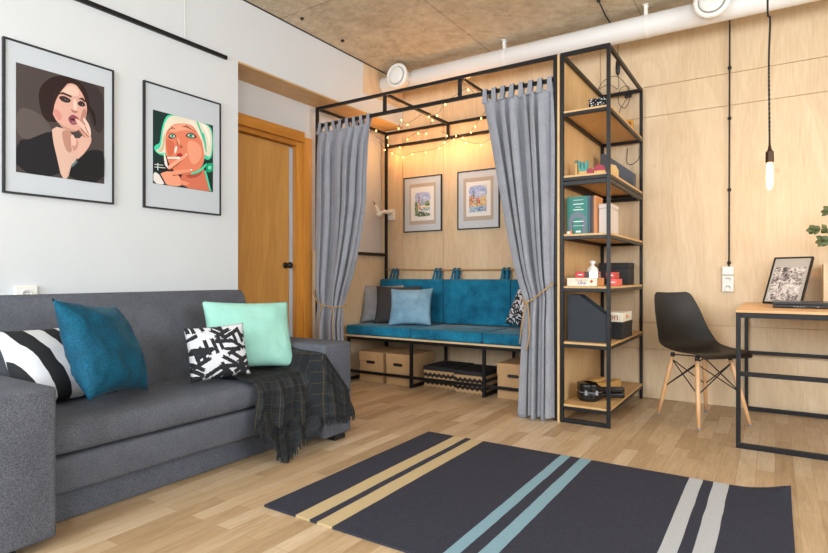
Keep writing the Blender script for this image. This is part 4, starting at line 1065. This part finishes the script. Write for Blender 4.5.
# second shelf: wooden letter toys, grey file, jar
z = ZS[4]
def toy(label, wood, top, loc, rz=0, lab=None):
    t = thing('wooden_toy', label, 'toy', (loc[0], loc[1], z), 'wooden toys on the second shelf')
    for nm, poly, mt in (('block', wood, M['wood_block']), ('painted_top', top, lab)):
        if not poly: continue
        bm = bm_new(); prism(bm, poly, (loc[0], loc[1]+(0 if nm == 'block' else .0), z+.001), (math.cos(rz), math.sin(rz), 0), (0, 0, 1), (-math.sin(rz)*.025, math.cos(rz)*.025, 0)); obj(nm, bm, mt, t)
    return t
tealp = plain('turquoise_paint', '#4f9d94', .6); redp = plain('raspberry_paint', '#a8364a', .6); greyp = plain('grey_paint', '#6f7466', .6)
toy('thin grey-topped wooden stick toy, first of the row on the shelf', [(-.006, 0), (.006, 0), (.006, .10), (-.006, .10)], [(-.012, .1005), (.012, .1005), (.010, .118), (-.010, .118)], (-1.115, 3.72), 0, greyp)
toy('wooden toy with a turquoise notched top', [(-.026, 0), (.026, 0), (.026, .042), (-.026, .042)], [(-.024, .0425), (.026, .0425), (.034, .108), (.016, .104), (.012, .06), (.006, .06), (.004, .102), (-.010, .104), (-.012, .06), (-.016, .06), (-.020, .112), (-.036, .114)], (-1.072, 3.72), 0, tealp)
circ = lambda cx, cy, r, n=20, a0=0, a1=2*PI: [(cx+r*math.cos(a0+(a1-a0)*k/n), cy+r*math.sin(a0+(a1-a0)*k/n)) for k in range(n)]
toy('wooden toy with a small round raspberry disc', [(-.018, 0), (.018, 0), (.018, .012), (-.018, .012)], circ(0, .034, .0215), (-1.025, 3.72), 0, redp)
toy('wooden house toy with an arched raspberry roof', [(-.034, 0), (.034, 0), (.034, .036), (-.034, .036)], [(.038, .0365)] + circ(0, .0365, .038, 14, 0, PI)[1:] + [(-.038, .0365)], (-.965, 3.72), 0, redp)
t = toy('large plain wooden arch toy, last of the row on the shelf', [(-.034, 0), (-.012, 0), (-.012, .03), (.012, .03), (.012, 0), (.034, 0), (.036, .05), (.02, .085), (-.03, .105)], None, (-.915, 3.86), 0)
def mag_file(name, label, x0, x1, y0, y1, z0, hl, hr, flat, mat, group):
    t = thing(name, label, 'file box', ((x0+x1)/2, (y0+y1)/2, z0), group)
    poly = [(x0, z0), (x1, z0), (x1, z0+hr), (x0+flat, z0+hl), (x0, z0+hl)]
    for y, nm in ((y0, 'side_wall'), (y1-.003, 'side_wall')):
        bm = bm_new(); prism(bm, poly, (0, y, 0), (1, 0, 0), (0, 0, 1), (0, .003, 0)); obj(nm, bm, mat, t)
    obj('end_wall', bx(x1-.003, x1, y0+.0035, y1-.0035, z0, z0+hr), mat, t); obj('end_wall', bx(x0, x0+.003, y0+.0035, y1-.0035, z0, z0+hl), mat, t)
    obj('bottom_panel', bx(x0+.0035, x1-.0035, y0+.0035, y1-.0035, z0, z0+.003), mat, t)
    bm = bm_new(); n = 24
    return t
mag_file('magazine_file', 'grey slanted magazine file standing at the back of the second shelf', -1.12, -.885, 4.36, 4.46, z, .28, .115, .03, M['grey_card'], 'magazine files')
t = thing('small_jar', 'little white jar with a tan lid near the grey file', 'jar', (-.955, 4.08, z))
bm = bm_new(); lathe(bm, [(.018, 0), (.023, .006), (.024, .045), (.019, .056), (.016, .062)], (-.955, 4.08, z+.0005), 'Z', 20); obj('jar_body', bm, M['ceramic'], t, smooth=True)
bm = bm_new(); lathe(bm, [(.017, .0626), (.019, .066), (.018, .078), (.010, .082)], (-.955, 4.08, z), 'Z', 20); obj('lid', bm, M['beech'], t, smooth=True)

# third shelf: books and pale box
z = ZS[3]
def book(label, x0, x1, y0, y1, h, cover, pages=True):
    t = thing('book', label, 'book', ((x0+x1)/2, y0, z), 'books on the third shelf')
    bm = bm_new(); box(bm, x0, x0+.003, y0, y1, z, z+h); box(bm, x1-.003, x1, y0, y1, z, z+h); box(bm, x0+.003, x1-.003, y0, y0+.003, z, z+h); obj('cover', bm, cover, t)
    obj('pages', bx(x0+.0034, x1-.0034, y0+.0034, y1-.004, z+.003, z+h-.004), M['paper'], t)
    return t
t = thing('book', 'upright teal book with a slate arch on its cover', 'book', (-1.08, 3.66, z), 'books on the third shelf')
y0 = 3.655
bm = bm_new(); box(bm, -1.158, -1.003, y0, y0+.003, z, z+.248); box(bm, -1.158, -1.003, y0+.03, y0+.033, z, z+.248); box(bm, -1.158, -1.155, y0+.003, y0+.03, z, z+.248); obj('cover', bm, M['book_teal'], t)
obj('pages', bx(-1.1545, -1.006, y0+.0034, y0+.0296, z+.003, z+.244), M['paper'], t)
arch = [(-1.145, .0)] + [(-1.088+.057*math.cos(PI-PI*k/20), .080+.057*math.sin(PI-PI*k/20)) for k in range(21)] + [(-1.031, .0), (-1.056, .0)] + [(-1.088+.032*math.cos(PI*k/20), .075+.028*math.sin(PI*k/20)) for k in range(21)] + [(-1.120, .0)]
bm = bm_new(); prism(bm, arch, (0, y0-.0008, z+.008), (1, 0, 0), (0, 0, 1), (0, .0007, 0)); bmesh.ops.triangulate(bm, faces=bm.faces); obj('cover_arch', bm, M['book_shape'], t)
bm = bm_new()
for zz, a, b in ((.223, -1.115, -1.05), (.195, -1.115, -1.048), (.176, -1.10, -1.065), (.158, -1.115, -1.048), (.081, -1.115, -1.048), (.055, -1.115, -1.045)): box(bm, a, b, y0-.0014, y0-.0009, z+zz, z+zz+(.006 if zz in (.195, .158, .081) else .003))
box(bm, -1.098, -1.066, y0-.0014, y0-.0009, z+.012, z+.024); obj('lettering', bm, M['text_white'], t)
bm = bm_new(); prism(bm, [(-1.022, 0), (-1.003, 0), (-1.003, .248), (-1.022, .248)], (0, y0-.0008, z), (1, 0, 0), (0, 0, 1), (0, .0007, 0)); obj('spine_strip', bm, M['book_navy'], t)
book('slim dark brown book, spine out, next to the teal book', -.9995, -.985, 3.66, 3.82, .243, M['book_dark'])
book('slim orange book, spine out, touching the pale box', -.984, -.967, 3.66, 3.82, .246, M['book_orange'])
t = thing('lidded_box', 'pale upright lidded box beside the books', 'box', (-.92, 3.72, z))
obj('box_body', bx(-.963, -.885, 3.70, 3.90, z, z+.165), M['pale_box'], t, bevel=.003); obj('lid', bx(-.965, -.883, 3.698, 3.902, z+.1655, z+.195), M['pale_box'], t, bevel=.003)
t = thing('small_figurine', 'tiny white and orange figurine in front of the teal book', 'ornament', (-1.135, 3.625, z))
obj('body', bx(-1.148, -1.128, 3.618, 3.636, z, z+.020), M['ceramic'], t, bevel=.004, smooth=True); obj('side', bx(-1.1275, -1.115, 3.62, 3.634, z, z+.026), M['text_orange'], t, bevel=.003)

# fourth shelf: puzzle box, tins, pouch, black box
z = ZS[2]
t = thing('game_box', 'long cream game box with blue script at the shelf front', 'box', (-1.04, 3.65, z), 'boxes on the fourth shelf')
obj('box_body', bx(-1.15, -.955, 3.63, 3.80, z, z+.052), M['cream_card'], t, bevel=.001)
obj('end_label', bx(-.9545, -.9535, 3.632, 3.798, z+.001, z+.051), M['kraftside'], t, label='orange-brown end panel')
lettering('lettering', 'Uhal', .030, M['text_blue'], t, (-1.050, 3.6292, z+.020), (PI/2, 0, 0)); 
bm = bm_new(); box(bm, -1.095, -1.015, 3.6285, 3.6292, z+.036, z+.041); obj('lettering', bm, M['text_orange'], t)
bm = bm_new(); lathe(bm, [(.009, 3.6285), (.009, 3.6292)], (-.99, 0, z+.030), 'Y', 18); obj('round_seal', bm, M['text_red'], t)
def tin(label, x0, x1, y0, y1, za, zb, mat, band=None):
    t = thing('tin_box', label, 'tin', ((x0+x1)/2, (y0+y1)/2, za), 'red boxes on the fourth shelf')
    obj('tin_body', bx(x0, x1, y0, y1, za, zb), mat, t, bevel=.002)
    bm = bm_new(); box(bm, x0+(x1-x0)*.35, x0+(x1-x0)*.78, y0-.0009, y0-.0002, za+(zb-za)*.42, za+(zb-za)*.58); obj('lettering', bm, M['text_white'], t)
    return t
tin('small bright red box lying on the cream game box', -1.112, -1.050, 3.685, 3.76, z+.053, z+.094, M['red'])
t = thing('tin_box', 'silver tin on the cream game box beside the red box', 'tin', (-1.0, 3.72, z+.053), 'red boxes on the fourth shelf')
obj('tin_body', bx(-1.047, -.965, 3.685, 3.76, z+.053, z+.094), M['silver'], t, bevel=.002); obj('label_band', bx(-1.046, -1.020, 3.6835, 3.6848, z+.0535, z+.0935), M['book_dark'], t, label='dark printed label')
tin('coral red flat tin at the bottom of the pair on the shelf', -.948, -.878, 3.84, 3.98, z, z+.046, M['pink'])
tin('deep red tin stacked on the coral red tin', -.955, -.895, 3.85, 3.97, z+.047, z+.091, M['red'])
t = thing('gathered_pouch', 'small white pouch with a gathered, tied neck', 'pouch', (-1.04, 3.87, z))
bm = bm_new(); lathe(bm, [(.03, 0), (.040, .010), (.040, .090), (.033, .118), (.012, .136), (.009, .142)], (-1.05, 3.88, z+.0005), 'Z', 24); obj('pouch_body', bm, M['wplastic'], t, smooth=True)
bm = bm_new(); lathe(bm, [(.008, .1425), (.012, .150), (.021, .164), (.016, .165)], (-1.05, 3.88, z), 'Z', 16)
for i, v in enumerate(bm.verts): v.co.x += .006*math.sin(i*2.1); v.co.z += .006*math.sin(i*1.3) if v.co.z > z+.155 else 0
obj('neck_frill', bm, M['wplastic'], t, smooth=True)
t = thing('lidded_box', 'black square lidded box at the back of the fourth shelf', 'box', (-1.0, 4.4, z), 'boxes on the fourth shelf')
obj('box_body', bx(-1.125, -.912, 4.33, 4.53, z, z+.125), M['black_card'], t, bevel=.002); obj('lid', bx(-1.127, -.910, 4.328, 4.532, z+.1255, z+.165), M['black_card'], t, bevel=.002)

# fifth shelf: file box, black box, cream box
z = ZS[1]
mag_file('magazine_file', 'large blue-black slanted file box at the front of the fifth shelf', -1.148, -.898, 3.64, 3.76, z, .305, .175, .075, M['dark_card'], 'magazine files')
t = thing('lidded_box', 'wide black box under the cream box on the fifth shelf', 'box', (-.94, 4.0, z), 'boxes on the fifth shelf')
obj('box_body', bx(-1.08, -.858, 3.90, 4.20, z, z+.085), M['black_card'], t, bevel=.002); obj('lid', bx(-1.082, -.856, 3.898, 4.202, z+.0855, z+.115), M['black_card'], t, bevel=.002)
t = thing('game_box', 'cream box with orange lettering on top of the black box', 'box', (-.94, 4.0, z+.116), 'boxes on the fifth shelf')
obj('box_body', bx(-1.07, -.858, 3.905, 4.19, z+.1165, z+.180), M['cream_card'], t, bevel=.0015)
lettering('lettering', 'ion', .062, M['text_red'], t, (-.925, 3.9042, z+.150), (PI/2, 0, 0)); lettering('lettering', 'lion', .05, M['text_orange'], t, (-.8572, 4.04, z+.150), (PI/2, 0, PI/2))

# bottom shelf: instrument case, wooden blocks
z = ZS[0]
t = thing('instrument_case', 'small glossy black instrument case lying on the bottom shelf', 'case', (-1.0, 3.83, z))
body = [(-1.135, -.055), (-1.09, -.085), (-1.03, -.088), (-.985, -.060), (-.955, -.036), (-.80, -.034), (-.785, -.028), (-.785, .028), (-.80, .034), (-.955, .036), (-.985, .060), (-1.03, .088), (-1.09, .085), (-1.135, .055)]
cx, cy, ang = -1.012, 3.815, math.radians(28)
def rot(p): 
    x, y = p[0]+1.0, p[1]; return (cx+x*math.cos(ang)-y*math.sin(ang)*1.0, cy+x*math.sin(ang)+y*math.cos(ang))
body = [((p[0]+1.0)*.86-1.0, p[1]*.92) for p in body]
for nm, za, zb in (('lower_shell', .001, .058), ('upper_shell', .0615, .115)):
    bm = bm_new(); prism(bm, [rot(p) for p in body], (0, 0, z+za), (1, 0, 0), (0, 1, 0), (0, 0, zb-za))
    for v in bm.verts:      # the neck section is flatter than the body
        lx = (v.co.x-cx)*math.cos(ang)+(v.co.y-cy)*math.sin(ang)
        if lx > .02: v.co.z = z+.052+(v.co.z-z-.058)*.62
    obj(nm, bm, M['case'], t, bevel=.010, smooth=True)
bm = bm_new(); prism(bm, [rot(((p[0]+1.0)*.985-1.0, p[1]*.985)) for p in body if p[0] < -.95], (0, 0, z+.0575), (1, 0, 0), (0, 1, 0), (0, 0, .0045)); obj('rim_seam', bm, M['steel_bright'], t)
for px_, py_ in ((-1.10, -.076), (-1.03, -.072)):
    a = rot((px_+.02, py_-.004)); bm = bm_new(); box(bm, a[0]-.008, a[0]+.008, a[1]-.004, a[1]+.004, z+.045, z+.075); obj('latch', bm, M['steel_bright'], t, label='metal latch')
for i, (x, y, h) in enumerate(((-1.118, 4.16, .075), (-1.020, 4.22, .062))):
    bm = bm_new(); a = .22; v = box(bm, -.028, .028, -.13, .13, 0, h)
    for q in v:
        x_, y_ = q.co.x, q.co.y; q.co.x = x + x_*math.cos(-a)-y_*math.sin(-a); q.co.y = y + x_*math.sin(-a)+y_*math.cos(-a); q.co.z += z+.0005
    tag(obj('timber_offcut', bm, M['wood_block'], None, bevel=.003, origin=(x, y, z)), ('thicker pale timber offcut lying behind the black instrument case', 'thinner pale timber offcut lying behind the black instrument case')[i], 'wood block', 'timber offcuts')

# ------------------------------------------------------------------ desk
DX0, DX1, DYF, DYB = -.182, 1.35, 3.566, 4.632
dk = thing('desk', 'plywood-topped desk on a black square-tube steel frame', 'desk', (.55, 4.1, 0))
def db(name, *a): return bar(name, *a, parent=dk)
Q = .023
obj('desk_top', bx(DX0-.002, DX1+.002, DYF-.002, DYB+.003, .751, .766), M['desk_wood'], dk, bevel=.0015)
for x in (DX0, DX1-Q):
    for y in (DYF, DYB-Q): db('leg', x, x+Q, y, y+Q, .0005, .7505)
    db('side_rail', x, x+Q, DYF+Q, DYB-Q, .7225, .7505)
for y in (DYF, DYB-Q):
    db('top_rail', DX0+Q, DX1-Q, y, y+Q, .7225, .7505); db('middle_rail', DX0+Q, DX1-Q, y, y+Q, .400, .424); db('bottom_rail', DX0+Q, DX1-Q, y, y+Q, .0005, .0285)
lp = thing('laptop', 'closed black laptop near the front of the desk', 'laptop', (.18, 4.02, .767))
obj('base', bx(-.010, .385, 3.90, 4.17, .769, .788), M['black'], lp, bevel=.004); obj('lid', bx(-.012, .387, 3.90, 4.172, .7885, .801), plain('laptop_lid', '#1d2026', .3), lp, bevel=.003)
bm = bm_new()
for x in (.09, .105, .12, .135, .20): box(bm, x, x+.010, 3.8990, 3.8999, .773, .778)
obj('edge_ports', bm, M['gplastic'], lp)
# leaning framed drawing
pf = thing('framed_drawing', 'black-framed ink drawing leaning back on the desk behind the laptop', 'picture', (0.03, 4.33, .767))
b0 = Vector((-.072, 4.40, .7765)); psi, lam = math.radians(-28), math.radians(26)
au = Vector((math.cos(psi), math.sin(psi), 0)); bk = Vector((-math.sin(psi), math.cos(psi), 0)); av = bk*math.sin(lam)+Vector((0, 0, math.cos(lam))); nn = au.cross(av)
w, h, fr = .238, .338, .009
bm = bm_new()
for u0, u1, v0, v1 in ((0, w, 0, fr), (0, w, h-fr, h), (0, fr, fr, h-fr), (w-fr, w, fr, h-fr)): prism(bm, [(u0, v0), (u1, v0), (u1, v1), (u0, v1)], b0, au, av, -nn*.018)
obj('frame', bm, M['black'], pf)
bm = bm_new(); prism(bm, [(fr, fr), (w-fr, fr), (w-fr, h-fr), (fr, h-fr)], b0-nn*.006, au, av, -nn*.006); obj('mount', bm, plain('grey_mount', '#b5b0aa', .6, var=.02), pf)
bm = bm_new(); prism(bm, [(.022, .02), (w-.030, .02), (w-.030, h-.075), (.022, h-.075)], b0-nn*.0055, au, av, nn*.001)
def ink_draw():
    m = NT('ink_drawing', .7); v = m.coord('Object'); f = m.noise(v, 38, 7, .75, 1.2); g = m.noise(v, 7, 2)
    k = m.math('ADD', f, m.math('MULTIPLY', m.math('SUBTRACT', g, .5), .5))
    m.base(m.ramp(k, [(.40, lin('#4a4443')), (.47, lin('#aaa09e')), (.53, lin('#ddd5d2'))])); return m.m
obj('drawing', bm, ink_draw(), pf)
e0 = b0+au*(w/2)+av*.25-nn*.02; e1 = b0+au*(w/2)+bk*.21; e1.z = .7735
obj('easel_strut', tb([e0, e1], .005, 6), M['black'], pf)
o = thing('desk_organiser', 'plain birch plywood box at the back of the desk beside the drawing', 'box', (.38, 4.5, .767))
bm = bm_new(); box(bm, .262, .272, 4.44, 4.60, .7675, 1.03); box(bm, .272, .56, 4.44, 4.45, .7675, 1.03); obj('front_panel', bm, M['ply'], o)
bm = bm_new(); box(bm, .56, .57, 4.44, 4.60, .7675, 1.03); box(bm, .272, .56, 4.59, 4.60, .7675, 1.03); box(bm, .272, .56, 4.4505, 4.5895, .7675, .776); obj('rear_panel', bm, M['ply'], o)
# plant with a branch reaching into view
pl = thing('leafy_branch', 'dark green leafy branch reaching in above the desk from a vase', 'plant', (.60, 4.20, .767))
bm = bm_new(); lathe(bm, [(.035, 0), (.055, .02), (.06, .09), (.045, .16), (.022, .20), (.026, .22)], (.60, 4.20, .768), 'Z', 24); obj('vase', bm, M['ceramic'], pl, smooth=True)
stems = [[(.60, 4.20, .97), (.55, 4.19, 1.10), (.42, 4.19, 1.20), (.30, 4.19, 1.235), (.205, 4.19, 1.237)], [(.605, 4.20, .97), (.58, 4.2, 1.15), (.44, 4.2, 1.16), (.34, 4.19, 1.17), (.25, 4.19, 1.165)], [(.60, 4.2, .97), (.57, 4.22, 1.22), (.42, 4.22, 1.32), (.28, 4.22, 1.345)], [(.60, 4.2, .97), (.64, 4.22, 1.2), (.70, 4.22, 1.4)]]
for s in stems: obj('stem', tb(catmull(s), .0035, 6), M['stem'], pl, smooth=True)
bm = bm_new()
def leaf(c, d, nrm, L, Wd):
    d = d.normalized(); s = d.cross(nrm).normalized(); nrm = s.cross(d); n = 8; ctr = []; Lf = []; Rt = []
    for k in range(n+1):
        q = k/n; ww = Wd*math.sin(PI*min(1, q*.93+.05))**.7; p = c + d*L*q - nrm*.25*L*q*q
        ctr.append(bm.verts.new(p)); Lf.append(bm.verts.new(p+s*ww+nrm*ww*.25)); Rt.append(bm.verts.new(p-s*ww+nrm*ww*.25))
    for k in range(n):
        bm.faces.new((ctr[k], ctr[k+1], Lf[k+1], Lf[k])); bm.faces.new((Rt[k], Rt[k+1], ctr[k+1], ctr[k]))
rnd = random.Random(4)
for s in stems:
    c = catmull(s); n = len(c)
    for k in range(int(n*.35), n, 2):
        for sg in (-1, 1):
            tang = (c[min(k+1, n-1)]-c[k-1]).normalized(); side = Vector((rnd.uniform(-.3, .1), rnd.uniform(-.6, .3), sg*rnd.uniform(.5, 1)))
            leaf(c[k], tang*.7+side, Vector((rnd.uniform(-.3, .3), -1, rnd.uniform(-.2, .6))), rnd.uniform(.034, .05), rnd.uniform(.012, .018))
    leaf(c[-1], c[-1]-c[-3], Vector((0, -1, .3)), .045, .016)
obj('leaves', bm, M['leaf'], pl, smooth=True, solid=.0012)

# pendant bulb
PX, PY = -.026, 3.90
pd = thing('pendant_lamp', 'bare tubular filament bulb hanging on a black twisted cord over the desk', 'lamp', (PX, PY, 1.72))
bm = bm_new()
pts = [(PX, PY, 1.722), (PX-.004, PY, 2.2), (PX+.002, PY, 2.46), (PX-.010, PY, 2.52), (PX-.006, PY, CE-.02)]
path = catmull(pts, 60); n = len(path)
for s in (0, PI): tube(bm, [p + Vector((math.cos(s+2*PI*i*.17), math.sin(s+2*PI*i*.17), 0))*.0034 for i, p in enumerate(path)], .0033, 6)
obj('twisted_cord', bm, M['black'], pd, smooth=True)
bm = bm_new(); lathe(bm, [(.03, CE-.001), (.03, CE-.015), (.012, CE-.022)], (PX-.006, PY, 0), 'Z', 20); obj('ceiling_hook', bm, M['black'], pd)
bm = bm_new(); lathe(bm, [(.006, 1.728), (.008, 1.715), (.012, 1.694), (.021, 1.685), (.022, 1.628), (.020, 1.622)], (PX, PY, 0), 'Z', 24); obj('lamp_holder', bm, M['brass'], pd, smooth=False)
bm = bm_new(); lathe(bm, [(.012, 1.621), (.015, 1.61), (.0165, 1.58), (.0165, 1.50), (.013, 1.475), (.006, 1.463), (.001, 1.461)], (PX, PY, 0), 'Z', 24); obj('bulb', bm, M['bulb'], pd, smooth=True)
bm = bm_new()
for k in range(4):
    a = k*PI/2; tube(bm, [(PX+.004*math.cos(a), PY+.004*math.sin(a), 1.605), (PX+.008*math.cos(a+.5), PY+.008*math.sin(a+.5), 1.54), (PX+.004*math.cos(a+1), PY+.004*math.sin(a+1), 1.482)], .0012, 5)
obj('filament', bm, M['filament'], pd)
l = bpy.data.lights.new('pendant_glow', 'POINT'); l.energy = 5; l.color = (1, .66, .36); l.shadow_soft_size = .03
lo = bpy.data.objects.new('pendant_glow', l); COL.objects.link(lo); lo.location = (PX, PY-.0, 1.43)

# ------------------------------------------------------------------ shell chair
CH = Vector((-.412, 4.135, 0)); CF = Vector((math.cos(math.radians(-44)), math.sin(math.radians(-44)), 0)); CS = Vector((-CF.y, CF.x, 0))
ch = thing('shell_chair', 'black moulded shell chair on splayed beech legs beside the desk', 'chair', CH)
def cp(f, s, z): return CH + CF*f + CS*s + Vector((0, 0, z))
# centre-line profile front edge -> back top : (forward, height, half width, cross curve, wrap)
prof = [(.235, .437, .185, .002), (.222, .452, .200, .004), (.185, .460, .212, .010), (.12, .454, .222, .020), (.05, .444, .230, .030), (-.03, .438, .233, .040), (-.10, .442, .234, .050), (-.155, .462, .234, .058), (-.19, .505, .232, .066), (-.210, .565, .228, .070), (-.222, .63, .222, .060), (-.234, .69, .212, .048), (-.246, .745, .198, .036), (-.256, .795, .182, .024), (-.262, .822, .168, .016), (-.265, .834, .150, .012), (-.267, .838, .128, .010)]
bm = bm_new(); NS = 20; rows = []
for i, (f, z, hw, cv) in enumerate(prof):
    a = prof[max(i-1, 0)]; b = prof[min(i+1, len(prof)-1)]; tf, tz = b[0]-a[0], b[1]-a[1]; L = math.hypot(tf, tz); nf2, nz2 = tz/L, -tf/L   # normal: seat up, back forward
    row = []
    for k in range(NS+1):
        s = -1+2*k/NS; lift = cv*abs(s)**2.2
        row.append(bm.verts.new(cp(f + nf2*lift, hw*s*(1-.03*s*s)*(1-.10*smooth01((z-.46)/.15)) - .022*smooth01((z-.46)/.15), z + nz2*lift)))
    rows.append(row)
for a, b in zip(rows, rows[1:]):
    for k in range(NS): bm.faces.new((a[k], a[k+1], b[k+1], b[k]))
o = obj('seat_shell', bm, M['black_plastic'], ch, smooth=True, solid=.008, sub=2)
tips = {(1, 1): (.205, .19), (1, -1): (.205, -.19), (-1, 1): (-.175, .19), (-1, -1): (-.175, -.19)}
tops = {k: cp(k[0]*.115-.0, k[1]*.125, .415) for k in tips}; feet = {k: cp(v[0], v[1], .012) for k, v in tips.items()}
for k in tips:
    a, b = tops[k], feet[k]
    lg = obj('leg', tb([a, a.lerp(b, .15), a.lerp(b, .6), b], [.0125, .0155, .0145, .0105], 14), M['beech'], ch, smooth=True)
    obj('foot_glide', tb([b+(b-a).normalized()*-.0015, Vector((b.x, b.y, .0008))], [.0115, .010], 12), M['gplastic'], lg)
bm = bm_new()
lo_ = {k: tops[k].lerp(feet[k], .52) for k in tips}; hi = {k: tops[k].lerp(feet[k], .06) for k in tips}
order = [(1, 1), (1, -1), (-1, -1), (-1, 1)]
for a, b in zip(order, order[1:]+order[:1]):
    tube(bm, [hi[a], lo_[b]], .0038, 6); tube(bm, [hi[b], lo_[a]], .0038, 6)
for a, b in (((1, 1), (-1, -1)), ((1, -1), (-1, 1))): 
    tube(bm, [tops[a]+Vector((0, 0, .008)), cp(0, 0, .420), tops[b]+Vector((0, 0, .008))], .0045, 6)
obj('wire_brace', bm, M['black'], ch)
bm = bm_new()
for k in tips:
    p = tops[k]; lathe(bm, [(.013, -.006), (.015, .004), (.012, .022)], p, 'Z', 12)
obj('mounting_blocks', bm, M['black'], ch)
